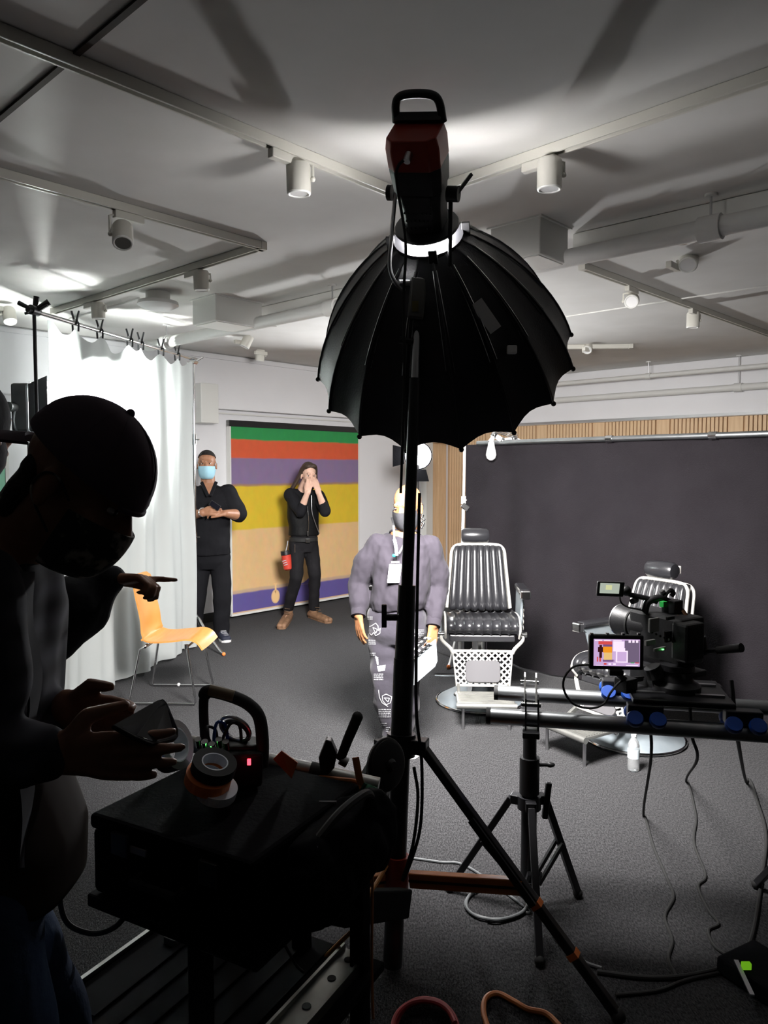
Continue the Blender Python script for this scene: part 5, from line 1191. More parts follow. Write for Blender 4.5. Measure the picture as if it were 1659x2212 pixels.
# slate in the hand
t = thing('film_slate', 'white film clapper slate held by the bald man', 'slate', at(918, 1440, Y - 0.16))
SY = Y - 0.17; so_ = at(917, 1430, SY)
sx = (at(943, 1410, SY) - at(891, 1477, SY)); a0 = at(891, 1425, SY); pts_ = [(891, 1425), (897, 1415), (922, 1395), (942, 1380), (945, 1428), (940, 1440), (893, 1481), (890, 1478)]
q = [at(x, y, SY) for x, y in pts_]; n_ = len(q); th = V((0, 0.006, 0))
B().add(q + [p + th for p in q], [tuple(reversed(range(n_))), tuple(range(n_, 2 * n_))] + [(k, (k + 1) % n_, n_ + (k + 1) % n_, n_ + k) for k in range(n_)]).obj('board', mat('slate_white', (0.20, 0.225, 0.24), 0.5).name, t, False, 0, world=True)
for nm, (x0, y0, x1, y1), w_ in (('clap_stick', (889, 1411, 923, 1378), 0.030), ('lower_stick', (892, 1422, 928, 1390), 0.022)):
    p0, p1 = at(x0, y0, SY - 0.004), at(x1, y1, SY - 0.004); stk = B().bar(p0, p1, 0.010, w_, up=V((0.7, 0, 0.7))).obj(nm, 'black_plastic', t, False, 0, world=True)
    for k in range(4):
        c = p0.lerp(p1, 0.22 + 0.24 * k); d = (p1 - p0).normalized(); sd = V((0, -1, 0)).cross(d).normalized(); st_ = B()
        qq = [c + d * 0.010 - sd * w_ * 0.5, c + d * 0.024 - sd * w_ * 0.5, c + d * 0.004 + sd * w_ * 0.5, c - d * 0.010 + sd * w_ * 0.5]; lf = V((0, -0.0055, 0))
        st_.add([p + lf for p in qq] + [p + lf * 1.2 for p in qq], [(0, 1, 2, 3), (7, 6, 5, 4), (0, 4, 5, 1), (1, 5, 6, 2), (2, 6, 7, 3), (3, 7, 4, 0)]).obj('white_stripe', 'print_white', stk, False, 0, world=True)

# ------------------------------------------------------------------ man in black with the blue mask
Y = 7.50; root = thing('person', 'man in black clothes and light blue mask standing behind the silver stand', 'person', V((at(452, 1300, Y).x, Y, 0)))
HCn = at(447, 1003, Y - 0.03); b = B(); P, m3 = head(b, HCn, V((0.16, -1, -0.04)), s=1.12, neck=at(450, 1048, Y))
SL, SR = at(412, 1064, Y), at(491, 1066, Y); EL, ER = at(396, 1116, Y + 0.02), at(516, 1112, Y + 0.0); WL, WR = at(437, 1108, Y - 0.26), at(487, 1109, Y - 0.24)
b.limb([at(451, 1055, Y), at(452, 1090, Y), at(453, 1150, Y), at(453, 1205, Y)], [0.085, 0.12, 0.12, 0.10], 16)
for S_, E_, W_ in ((SL, EL, WL), (SR, ER, WR)): b.limb([at(452, 1060, Y), S_, E_, E_.lerp(W_, 0.3), W_], [0.055, 0.045, 0.050, 0.056, 0.036], 14)
hand(b, WL, at(461, 1103, Y - 0.30) - WL, V((0.1, 0.9, -0.2)), 1, 1.1, (0.5, 0.55, 0.6, 0.6), 0.4)
hand(b, WR, at(462, 1105, Y - 0.26) - WR, V((0.0, 0.5, -0.8)), 1, 1.1, (0.6, 0.65, 0.65, 0.65), 0.4)
HIPL, HIPR = at(434, 1205, Y), at(474, 1205, Y); KL, KR = at(426, 1290, Y - 0.02), at(481, 1290, Y - 0.02); AL, AR = at(420, 1362, Y), at(478, 1362, Y); AL.z = AR.z = 0.11
for h_, k_, a_ in ((HIPL, KL, AL), (HIPR, KR, AR)): b.limb([h_, k_, a_], [0.075, 0.056, 0.040], 14)
TL, TR = AL + V((-0.06, -0.22, 0)), AR + V((0.10, -0.21, 0)); bare(b, AL, TL); bare(b, AR, TR)
body = put(remesh(b, 0.006, 2), 'body', 'skin_brown', root); eyes(body, P, m3, 1.12); mask(root, P, m3, 'mask_blue', 1.12, -66, 18)
hr = B()
def fnh(u, h):
    a = 2 * PI * u; e = math.radians(90 - 74 * h + (18 * math.sin(a) if h > 0.5 else 0)); return P(0.079 * math.cos(a) * math.cos(e), -0.012 + 0.101 * math.sin(a) * math.cos(e), 0.036 + 0.090 * math.sin(e))
hr.grid(fnh, 32, 10, 0.003).obj('hair', 'hair_black', root, world=True)
b = B()
loft(b, [(at(451, 1046, Y + 0.02), 0.075, 0.07), (at(451, 1054, Y + 0.01), 0.15, 0.10), (at(452, 1068, Y), 0.205, 0.13), (at(452, 1095, Y), 0.215, 0.165), (at(453, 1140, Y), 0.195, 0.18), (at(453, 1180, Y), 0.20, 0.175), (at(453, 1197, Y), 0.21, 0.175)], rt, fw)
for S_, E_, W_ in ((SL, EL, WL), (SR, ER, WR)): b.limb([S_, S_.lerp(E_, 0.5), E_, E_.lerp(W_, 0.12)], [0.095, 0.092, 0.080, 0.074], 16)
put(remesh(b, 0.011, 3, [(0.014, (5, 5, 9)), (0.008, (15, 15, 8))]), 'tunic', 'shirt_black', root)
vn = [at(439, 1048, Y - 0.155), at(453, 1048, Y - 0.14), at(464, 1046, Y - 0.155), at(453, 1066, Y - 0.195)]
nq = B(); fr_ = [at(438, 1044, Y - 0.105), at(464, 1043, Y - 0.105), at(452, 1068, Y - 0.185)]
nq.add(fr_ + [p + V((0, 0.02, 0)) for p in fr_], [(0, 1, 2), (5, 4, 3), (0, 3, 4, 1), (1, 4, 5, 2), (2, 5, 3, 0)]).obj('bare_chest', 'skin_brown', body, False, 0, world=True)
for k in (0, 1): B().bar(fr_[k] + V((-0.014 + 0.028 * k, 0.005, 0.012)), fr_[2] + V((-0.012 + 0.024 * k, -0.002, -0.016)), 0.034, 0.014, up=V((0, -1, 0))).obj('collar', 'shirt_black', root, False, 0.006, world=True)
b = B(); loft(b, [(at(453, 1190, Y), 0.17, 0.15), (at(453, 1212, Y), 0.185, 0.15), (at(453, 1228, Y), 0.15, 0.12)], rt, fw)
for h_, k_, a_ in ((HIPL, KL, AL), (HIPR, KR, AR)): b.limb([h_, k_, a_ + V((0, 0, 0.05)), a_ - V((0, 0, 0.05))], [0.108, 0.090, 0.082, 0.082], 16)
put(remesh(b, 0.010, 3, [(0.012, (6, 6, 9))]), 'trousers', 'shirt_black', root)
for a_, t_ in ((AL, TL), (AR, TR)):
    b = B(); foot(b, a_ - V((0, 0, 0.03)), t_); sh_ = put(remesh(b, 0.007, 3), 'shoe', 'shoe_navy', root); sole(sh_, a_, t_, 'sole_white', 0.026, 1.08)
    lc_ = B()
    for k in range(4):
        c = V((a_.x, a_.y, 0)).lerp(V((t_.x, t_.y, 0)), 0.35 + 0.13 * k) + V((0, 0, 0.088 - 0.008 * k)); lc_.tube([c + V((-0.03, 0, 0)), c + V((0.03, 0, 0.002))], 0.004, 6)
    lc_.obj('laces', 'print_white', sh_, world=True)
t = thing('phone', 'small dark phone held in the clasped hands of the man in black', 'phone', at(464, 1090, Y - 0.34))
pm_ = Matrix.Rotation(0.6, 3, 'Y'); ph_ = B().box(at(464, 1092, Y - 0.33), (0.11, 0.012, 0.055), pm_).obj('body', 'black_plastic', t, False, 0.004, world=True)
B().box(at(464, 1092, Y - 0.337), (0.098, 0.002, 0.047), pm_).obj('screen', 'lens_glass', t, False, 0, world=True)
B().torus(at(438, 1107, Y - 0.27), WL - EL, 0.042, 0.006).obj('bracelet', 'chrome', root, world=True)

# ------------------------------------------------------------------ long-haired man in the vest
Y = 8.35; root = thing('person', 'long-haired man in black vest and tan boots covering his face', 'person', V((at(655, 1300, Y).x, Y, 0)))
HCn = at(667, 1026, Y - 0.05); b = B(); P, m3 = head(b, HCn, V((0.38, -0.90, -0.20)), s=1.04, neck=at(655, 1060, Y + 0.02))
rt2 = V((-0.94, -0.34, 0)); fw2 = V((0.34, -0.94, 0))
SL, SR = at(628, 1070, Y - 0.02), at(688, 1072, Y + 0.08); EL, ER = at(649, 1106, Y - 0.22), at(703, 1105, Y - 0.16); WL, WR = at(664, 1064, Y - 0.26), at(688, 1064, Y - 0.22)
b.limb([at(655, 1065, Y), at(655, 1100, Y), at(656, 1150, Y), at(657, 1170, Y)], [0.075, 0.090, 0.085, 0.085], 16)
for S_, E_, W_ in ((SL, EL, WL), (SR, ER, WR)): b.limb([at(655, 1068, Y), S_, E_, E_.lerp(W_, 0.3), W_], [0.050, 0.042, 0.042, 0.042, 0.029], 14)
hand(b, WL, at(671, 1034, Y - 0.19) - WL, P(0, 0.05, 0) - WL, 1, 1.02, (0.22, 0.20, 0.20, 0.25), 0.3)
hand(b, WR, at(679, 1034, Y - 0.17) - WR, P(0, 0.05, 0) - WR, -1, 1.02, (0.22, 0.20, 0.20, 0.25), 0.3)
HIPL, HIPR = at(643, 1172, Y - 0.02), at(670, 1172, Y + 0.04); KL, KR = at(640, 1248, Y - 0.10), at(680, 1240, Y + 0.02); AL, AR = onz(623, 1338, 0), onz(678, 1336, 0); AL.z = AR.z = 0.13
for h_, k_, a_ in ((HIPL, KL, AL), (HIPR, KR, AR)): b.limb([h_, k_, a_], [0.060, 0.044, 0.034], 14)
TL, TR = onz(607, 1360, 0), onz(712, 1347, 0); bare(b, AL, TL); bare(b, AR, TR)
body = put(remesh(b, 0.006, 2), 'body', 'skin_light', root); eyes(body, P, m3, 1.04)
hb = B()
for k in range(46):                         # locks swept back over the skull and down to the shoulder
    a = random.uniform(-1.0, 1.0); e = random.uniform(0, 1)
    p0 = P(0.05 * a, 0.06 - 0.05 * e, 0.105 + 0.012 * (1 - a * a)); p1 = P(0.082 * (a if abs(a) > 0.3 else math.copysign(0.6, a + 0.01)), 0.01 - 0.06 * e, 0.06)
    p2 = P(0.095 * math.copysign(1, a), -0.02 - 0.06 * e, -0.03); p3 = P((0.125 if a > 0 else -0.085) + 0.02 * a, -0.045 - 0.06 * e, -0.13); p4 = P((0.15 if a > 0 else -0.06) + random.uniform(0, 0.06), -0.06 - 0.05 * e, -0.21 - random.uniform(0, 0.04))
    n_ = catmull([p0, p1, p2, p3, p4] if a > -0.25 or e > 0.5 else [p0, p1, p2, p3], 4); hb.tube(n_, [0.022 - 0.012 * i / len(n_) for i in range(len(n_))], 6)
hb.sph(P(0, -0.025, 0.048), (0.084, 0.100, 0.094), 18, m3, 12)
put(remesh(hb, 0.009, 2), 'hair', 'hair_brown', root)
b = B()
loft(b, [(at(655, 1056, Y + 0.03), 0.07, 0.065), (at(655, 1064, Y + 0.02), 0.13, 0.09), (at(655, 1076, Y), 0.185, 0.11), (at(655, 1105, Y), 0.18, 0.125), (at(656, 1135, Y), 0.165, 0.125), (at(656, 1156, Y), 0.168, 0.128)], rt2, fw2)
put(remesh(b, 0.009, 3, [(0.010, (6, 6, 9))]), 'vest', 'vest_black', root)
b = B()
for S_, E_, W_ in ((SL, EL, WL), (SR, ER, WR)): b.limb([S_, S_.lerp(E_, 0.55), E_, E_.lerp(W_, 0.32)], [0.080, 0.072, 0.062, 0.052], 16); 
b.limb([SL, at(655, 1075, Y), SR], [0.08, 0.09, 0.08], 14)
put(remesh(b, 0.009, 3, [(0.010, (8, 8, 10))]), 'long_sleeved_shirt', 'shirt_black', root)
b = B(); loft(b, [(at(656, 1150, Y), 0.145, 0.11), (at(657, 1172, Y), 0.15, 0.115), (at(657, 1192, Y), 0.12, 0.10)], rt2, fw2)
for h_, k_, a_ in ((HIPL, KL, AL), (HIPR, KR, AR)): b.limb([h_, k_, k_.lerp(a_, 0.8), a_ + V((0, 0, 0.0))], [0.094, 0.072, 0.062, 0.064], 16)
put(remesh(b, 0.009, 3, [(0.008, (8, 8, 12))]), 'jeans', 'jeans_black', root)
B().tube(catmull([at(664, 1094, Y - 0.155), at(666, 1120, Y - 0.17), at(665, 1152, Y - 0.165)], 5), 0.0065, 6).obj('zip', 'chrome', root, world=True)
B().tube(catmull([at(673, 1070, Y - 0.14), at(674, 1105, Y - 0.15), at(681, 1130, Y - 0.12), at(690, 1153, Y - 0.08)], 5), 0.005, 6).obj('zip', 'steel', root, world=True)
B().box(at(665, 1153, Y - 0.172), (0.02, 0.012, 0.05)).obj('zip_pull', 'chrome', root, False, 0.003, world=True)
B().lathe([(0.146, -0.02), (0.158, -0.02), (0.158, 0.02), (0.146, 0.02)], at(656, 1164, Y), Zu, 28, True).obj('belt', 'black_rubber', root, world=True)
B().box(at(665, 1168, Y - 0.165), (0.05, 0.01, 0.045)).obj('buckle', 'chrome', root, False, 0.003, world=True)
B().box(at(637, 1185, Y - 0.13), (0.012, 0.008, 0.09)).obj('pocket_zip', 'chrome', root, False, 0.002, world=True)
for a_, t_ in ((AL, TL), (AR, TR)):
    b = B(); foot(b, a_ - V((0, 0, 0.02)), t_, w=0.048); b.limb([a_ - V((0, 0, 0.05)), a_ + V((0, 0, 0.02))], [0.052, 0.056], 14); sh_ = put(remesh(b, 0.007, 3), 'boot', 'boot_leather', root); sole(sh_, a_, t_, 'boot_leather', 0.02, 1.1)
    d = (V((t_.x, t_.y, 0)) - V((a_.x, a_.y, 0))).normalized(); lc_ = B(); s_ = d.cross(Zu)
    for k in range(6):
        c = V((a_.x, a_.y, 0)) + d * (0.058 + max(0, 3 - k) * 0.024) + Zu * (0.085 + 0.024 * k if k < 3 else 0.10 + 0.022 * k); lc_.tube([c - s_ * 0.03, c + s_ * 0.03 + Zu * 0.01], 0.004, 6) if k < 4 else None
    lc_.obj('laces', mat('lace_brown', (0.10, 0.06, 0.035), 0.7).name, sh_, world=True)
pb = at(617, 1192, Y - 0.10)
t = thing('chalk_pouch', 'red drawstring pouch hanging at the hip of the long-haired man', 'pouch', pb - Zu * 0.2)
B().lathe([(0.03, -0.205), (0.050, -0.19), (0.056, -0.10), (0.052, -0.02), (0.045, -0.015)], pb, V((-0.15, 0, 1)), 24).obj('bag', 'pouch_red', t, world=True)
B().lathe([(0.053, -0.035), (0.058, -0.03), (0.055, 0.012), (0.040, 0.012)], pb, V((-0.15, 0, 1)), 24).obj('rim', 'black_plastic', t, world=True)
B().tube(catmull([pb, at(620, 1180, Y - 0.1), at(622, 1168, Y - 0.10)], 4), 0.006, 6).obj('strap', 'print_white', t, world=True)
w_ = B()
for k in range(3): w_.bar(pb + V((-0.03 + 0.01 * k, -0.058, -0.10 - 0.022 * k)), pb + V((0.015 + 0.008 * k, -0.058, -0.085 - 0.022 * k)), 0.003, 0.008)
w_.obj('printed_mark', 'print_white', t, False, 0, world=True)
# ------------------------------------------------------------------ man bending over the cart, seen from the side
mat('mask_black', (0.020, 0.020, 0.022), 0.8, noise_=(26, (0.30, 0.28, 0.24), 0.54, 0.62)); mat('tee_brown', (0.014, 0.007, 0.0045), 0.95)
Y = 1.36; root = thing('person', 'man in a backward cap and dark plaid shirt bending over his phone', 'person', V((-0.72, 1.40, 0)))
f_ = V((0.80, -0.10, -0.58)); u_ = V((0.58, 0.0, 0.80)); HCn = at(172, 1050, Y)
b = B(); P, m3 = head(b, HCn, f_, u_, s=1.10, neck=at(-10, 1190, Y + 0.02))
SN, SF = at(-60, 1290, 1.20), at(-20, 1280, 1.60); EN, EF = at(-70, 1640, 1.16), at(10, 1600, 1.56); WN, WF = at(118, 1626, 1.20), at(140, 1530, 1.40)
b.limb([at(-20, 1200, Y), at(-40, 1400, Y), at(-30, 1650, Y), at(-30, 1900, Y)], [0.08, 0.095, 0.09, 0.09], 16)
for S_, E_, W_ in ((SN, EN, WN), (SF, EF, WF)): b.limb([at(-30, 1260, Y), S_, E_, E_.lerp(W_, 0.3), W_], [0.08, 0.06, 0.048, 0.046, 0.031], 14)
hand(b, WN, V((1, 0.10, -0.10)), V((-0.05, 1, 0.05)), 1, 1.06, (0.16, 0.14, 0.16, 0.2), 0.95, 0.06)
hand(b, WF, V((1, -0.25, -0.12)), V((0.2, -1, 0.1)), -1, 1.04, (0.45, 0.45, 0.45, 0.5), 0.7, 0.05)
HN, HF = at(-40, 1950, 1.27), at(-30, 1950, 1.47); KN_, KF = V((-0.66, 1.26, 0.50)), V((-0.70, 1.52, 0.50)); AN, AF = V((-0.80, 1.24, 0.10)), V((-0.84, 1.54, 0.10))
for h_, k_, a_ in ((HN, KN_, AN), (HF, KF, AF)): b.limb([h_, k_, a_], [0.07, 0.052, 0.038], 14)
TN, TF = AN + V((0.21, -0.02, 0)), AF + V((0.21, 0.02, 0)); bare(b, AN, TN); bare(b, AF, TF)
body = put(remesh(b, 0.0055, 3), 'body', 'skin_dark', root); eyes(body, P, m3, 1.1); mask(root, P, m3, 'mask_black', 1.10, -66, 16)
hb = B()
for k in range(40):
    a = random.uniform(-0.9, 0.9); e = random.uniform(-0.085, 0.0)
    hb.sph(P(0.058 * a, -0.075 + 0.02 * abs(a), e), 0.024, 8, k=6)
put(remesh(hb, 0.008, 2), 'hair', 'hair_black', root)
cb_ = B()
def fnc(u, h):
    a = 2 * PI * u; e = math.radians(90 - 92 * h); rim = 1 + 0.015 * (h > 0.9)
    return P(0.087 * rim * math.cos(a) * math.cos(e), -0.006 + 0.112 * rim * math.sin(a) * math.cos(e), 0.040 - 0.012 * math.sin(a) * h + 0.103 * math.sin(e))
cap_ = cb_.grid(fnc, 40, 16, 0.004).obj('cap', 'cap_cloth', root, world=True, ang=70)
B().sph(P(0, 0.0, 0.147), 0.0085, 10).obj('cap_button', 'cap_cloth', cap_, world=True)
for k in range(6):
    a = 2 * PI * k / 6 + 0.52; B().tube([P(0.0885 * math.cos(a) * math.cos(e), -0.006 + 0.1135 * math.sin(a) * math.cos(e), 0.040 + 0.1045 * math.sin(e)) for e in [math.radians(90 - 8 * i) for i in range(11)]], 0.0016, 5).obj('cap_seam', 'cap_cloth', cap_, world=True)
bk = P(0, -0.105, 0.035)
def brim(u, h):
    a = (u - 0.5) * 2; q = bk + V((-0.02 - 0.085 * h * math.sqrt(max(0, 1 - 0.55 * a * a)) + 0.035 * a * a, 0, 0.006 * h)); return q + V((0, 0.088 * a, -0.022 * a * a))
B().grid(brim, 16, 6, 0.005).obj('cap_brim', 'cap_cloth', cap_, world=True, ang=70)
B().tube([P(0.088 * math.cos(a), -0.006 + 0.115 * math.sin(a), 0.022) for a in [math.radians(60 + 6 * i) for i in range(11)]], 0.006, 8).obj('cap_strap', 'cap_cloth', cap_, world=True)
ffw, frt = V((1, 0, 0)), V((0, 1, 0))
b = B()
loft(b, [(at(-30, 1215, Y), 0.09, 0.085), (at(-45, 1245, Y), 0.20, 0.115), (at(-50, 1330, Y), 0.225, 0.125), (at(-45, 1480, Y), 0.215, 0.120), (at(-40, 1650, Y), 0.20, 0.115), (at(-40, 1800, Y), 0.205, 0.120), (at(-40, 1900, Y), 0.215, 0.125)], frt, ffw)
for S_, E_, W_ in ((SN, EN, WN), (SF, EF, WF)): b.limb([S_, S_.lerp(E_, 0.5), E_, E_.lerp(W_, 0.6), E_.lerp(W_, 0.90)], [0.090, 0.080, 0.068, 0.056, 0.046], 16)
put(remesh(b, 0.010, 3, [(0.014, (5, 5, 7)), (0.008, (15, 15, 7))]), 'plaid_shirt', 'plaid_shirt', root)
# the open shirt front hangs forward of the brown tee
def flap(side):
    def fn(u, h):
        yy = Y + side * (0.15 - 0.06 * u); q = at(46 + 26 * u + 9 * math.sin(h * 7 + side) + 6 * math.sin(h * 17 + 2 * u), 1235 + 640 * h, yy); return q
    return fn
for s in (-1, 1): B().grid(flap(s), 8, 30, 0.004).obj('shirt_front', 'plaid_shirt', root, world=True, ang=80)
b = B(); loft(b, [(at(-30, 1240, Y), 0.12, 0.07), (at(-35, 1500, Y), 0.15, 0.085), (at(-15, 1660, Y), 0.16, 0.11), (at(12, 1800, Y), 0.17, 0.135), (at(14, 1925, Y), 0.17, 0.13)], frt, ffw)
put(remesh(b, 0.012, 3), 'tee_shirt', 'tee_brown', root)
b = B(); loft(b, [(at(-40, 1870, Y), 0.17, 0.12), (at(-38, 1950, Y), 0.18, 0.13), (at(-38, 2010, Y), 0.14, 0.11)], frt, ffw)
for h_, k_, a_ in ((HN, KN_, AN), (HF, KF, AF)): b.limb([h_, k_, a_ + V((0, 0, 0.03)), a_ - V((0, 0, 0.04))], [0.105, 0.085, 0.075, 0.078], 16)
put(remesh(b, 0.010, 3, [(0.010, (6, 6, 9))]), 'jeans', 'jeans_blue', root)
for a_, t_ in ((AN, TN), (AF, TF)):
    b = B(); foot(b, a_ - V((0, 0, 0.03)), t_); sh_ = put(remesh(b, 0.008, 3), 'shoe', 'black_rubber', root); sole(sh_, a_, t_, 'sole_white')
t = thing('phone', 'black phone held by the man in the backward cap', 'phone', at(315, 1600, 1.25))
q = [at(243, 1566, 1.185), at(340, 1512, 1.285), at(353, 1509, 1.295), at(362, 1518, 1.30), at(386, 1575, 1.30), at(386, 1590, 1.295), at(378, 1597, 1.285), at(330, 1606, 1.20), at(290, 1592, 1.19)]
n3 = (q[1] - q[0]).cross(q[7] - q[0]).normalized() * 0.009; n_ = len(q)
B().add(q + [p + n3 for p in q], [tuple(reversed(range(n_))), tuple(range(n_, 2 * n_))] + [(k, (k + 1) % n_, n_ + (k + 1) % n_, n_ + k) for k in range(n_)]).obj('body', 'black_rubber', t, False, 0.002, world=True)
cq = sum(q, V()) / n_; B().add([cq + (p - cq) * 0.92 - n3 * 0.03 for p in q] + [cq + (p - cq) * 0.92 - n3 * 0.1 for p in q], [tuple(reversed(range(n_))), tuple(range(n_, 2 * n_))] + [(k, (k + 1) % n_, n_ + (k + 1) % n_, n_ + k) for k in range(n_)]).obj('screen', 'lens_glass', t, False, 0, world=True)

# ------------------------------------------------------------------ pointing man behind him
Y = 1.98; root = thing('person', 'man in black pointing with one finger behind the man in the cap', 'person', V((-1.08, Y, 0)))
HCn = at(-60, 928, Y); b = B(); P, m3 = head(b, HCn, V((0.25, 0.97, 0.0)), s=1.05, neck=at(-70, 1085, Y + 0.01))
X0 = at(-75, 1300, Y).x
b.limb([V((X0, Y, 1.48)), V((X0, Y, 1.30)), V((X0, Y, 1.05)), V((X0, Y, 0.95))], [0.08, 0.10, 0.09, 0.09], 16)
SN, EN, WN = at(-10, 1200, Y - 0.17), at(92, 1362, Y - 0.10), at(238, 1252, Y - 0.04)
SF, EF, WF = V((X0, Y + 0.18, 1.44)), V((X0 - 0.06, Y + 0.22, 1.15)), V((X0 + 0.06, Y + 0.20, 0.92))
for S_, E_, W_ in ((SN, EN, WN), (SF, EF, WF)): b.limb([V((X0, Y, 1.46)), S_, E_, W_], [0.08, 0.058, 0.048, 0.031], 14)
hand(b, WN, V((0.80, 0.10, 0.02)), V((0.0, -0.25, -1)), 1, 0.92, (0.05, 1.1, 1.15, 1.2), 0.35, 0.02)
hand(b, WF, V((0.1, 0, -1)), V((0, -1, 0)), 1, 1.0)
HN, HF = V((X0, Y - 0.09, 0.95)), V((X0, Y + 0.09, 0.95)); AN, AF = V((X0 - 0.02, Y - 0.12, 0.10)), V((X0 - 0.02, Y + 0.14, 0.10))
for h_, a_ in ((HN, AN), (HF, AF)): b.limb([h_, h_.lerp(a_, 0.5) + V((0.02, 0, 0)), a_], [0.07, 0.05, 0.038], 14)
TN, TF = AN + V((0.2, 0.02, 0)), AF + V((0.2, 0.05, 0)); bare(b, AN, TN); bare(b, AF, TF)
body = put(remesh(b, 0.006, 2), 'body', 'skin_dark', root); eyes(body, P, m3, 1.05)
B().grid(lambda u, h: P(0.092 * math.cos(2 * PI * u) * math.sin(h * 2.5), -0.022 + 0.108 * math.sin(2 * PI * u) * math.sin(h * 2.5), 0.030 + 0.110 * math.cos(h * 2.5)), 30, 12, 0.004).obj('knit_hat', 'shirt_black', root, world=True)
B().sph(P(0, -0.01, -0.055), (0.082, 0.10, 0.10), 18, m3).obj('hood', 'shirt_black', root, world=True)
b = B(); loft(b, [(V((X0, Y, 1.52)), 0.09, 0.08), (V((X0, Y, 1.47)), 0.20, 0.11), (V((X0, Y, 1.32)), 0.215, 0.135), (V((X0, Y, 1.05)), 0.20, 0.14), (V((X0, Y, 0.90)), 0.20, 0.14)], V((0, 1, 0)), V((1, 0, 0)))
for S_, E_, W_ in ((SN, EN, WN), (SF, EF, WF)): b.limb([S_, S_.lerp(E_, 0.5), E_, E_.lerp(W_, 0.5), E_.lerp(W_, 0.93)], [0.10, 0.098, 0.096, 0.090, 0.058], 16)
put(remesh(b, 0.010, 3, [(0.016, (6, 6, 9)), (0.008, (16, 16, 12))]), 'jacket', 'shirt_black', root)
b = B(); loft(b, [(V((X0, Y, 0.98)), 0.17, 0.12), (V((X0, Y, 0.85)), 0.17, 0.12)], V((0, 1, 0)), V((1, 0, 0)))
for h_, a_ in ((HN, AN), (HF, AF)): b.limb([h_, h_.lerp(a_, 0.5) + V((0.02, 0, 0)), a_], [0.105, 0.08, 0.075], 16)
put(remesh(b, 0.012, 3), 'trousers', 'jeans_black', root)
for a_, t_ in ((AN, TN), (AF, TF)):
    b = B(); foot(b, a_ - V((0, 0, 0.03)), t_); sh_ = put(remesh(b, 0.008, 3), 'shoe', 'black_rubber', root); sole(sh_, a_, t_, 'sole_white')
B().box(at(94, 1432, Y - 0.02), (0.04, 0.02, 0.05)).obj('orange_tag', 'orange_bright', root, False, 0.004, world=True)

# ================================================================== equipment cart in the foreground
C0 = V((-0.262, 1.43, 0)); LG = V((-0.88, 0.475, 0)).normalized(); SH = V((0.475, 0.88, 0)).normalized()
def ct(l, s, z): return C0 + LG * l + SH * s + V((0, 0, z))
def cbx(l0, l1, s0, s1, z0, z1): return B().hexa([ct(l, s, z) for z in (z0, z1) for l, s in ((l0, s0), (l0, s1), (l1, s1), (l1, s0))])
t = thing('equipment_cart', 'black two-shelf equipment cart standing in the dark foreground', 'cart', ct(0.25, 0.25, 0))
cbx(-0.02, 0.46, -0.01, 0.48, 0.715, 0.745).obj('top_shelf', 'black_matte', t, False, 0.005, world=True)
cbx(-0.02, 0.60, 0.0, 0.52, 0.40, 0.425).obj('lower_shelf', 'black_matte', t, False, 0.005, world=True)
for l, s in ((0.16, 0.03), (0.02, 0.46), (0.43, 0.40), (0.20, 0.46)):
    cbx(l - 0.02, l + 0.02, s - 0.02, s + 0.02, 0.10, 0.715).obj('post', 'black_matte', t, False, 0.004, world=True)
    c = ct(l, s, 0.05); B().cyl(c - LG * 0.013, c + LG * 0.013, 0.05, n=20).obj('caster', 'black_rubber', t, world=True)
    B().bar(c, ct(l, s, 0.11), 0.045, 0.03).obj('caster_fork', 'steel', t, False, 0.002, world=True)
cbx(0.60, 0.612, 0.0, 0.42, 0.422, 0.438).obj('edge_trim', 'chrome', t, False, 0, world=True)
cbx(0.612, 0.62, 0.0, 0.42, 0.410, 0.426).obj('edge_trim', 'aluminium', t, False, 0, world=True)
for k in range(6): cbx(0.13 + 0.07 * k, 0.15 + 0.07 * k, 0.02, 0.50, 0.425, 0.431).obj('shelf_rib', 'black_matte', t, False, 0, world=True)
cbx(0.02, 0.09, 0.0, 0.50, 0.425, 0.440).obj('drawer_slide', 'aluminium', t, False, 0.002, world=True)
for s in (0.06, 0.16, 0.27, 0.38, 0.46): B().cyl(ct(0.055, s, 0.440), ct(0.055, s, 0.442), 0.011, n=14).obj('slide_hole', 'black_rubber', t, world=True)
for l in (0.018, 0.092): cbx(l - 0.004, l + 0.004, 0.0, 0.50, 0.425, 0.452).obj('slide_lip', 'aluminium', t, False, 0, world=True)
cbx(0.50, 0.54, 0.30, 0.45, 0.425, 0.445).obj('drawer_slide', 'aluminium', t, False, 0.002, world=True)
hb0, hb1 = at(392, 1602, 1.98), at(818, 1698, 1.90)
pb_ = B().cyl(hb0, hb1, 0.0215, n=20).obj('push_bar', 'aluminium', t, world=True)
cc = hb0.lerp(hb1, 0.70); d = (hb1 - hb0).normalized()
B().cyl(cc - d * 0.02, cc + d * 0.02, 0.024, n=20).obj('tape_wrap', 'black_rubber', pb_, world=True)
for k in (0.30, 0.78):
    c = hb0.lerp(hb1, k); B().bar(c, V((c.x, c.y - 0.02, 0.73)), 0.03, 0.02).obj('bar_support', 'black_paint', t, False, 0.002, world=True)
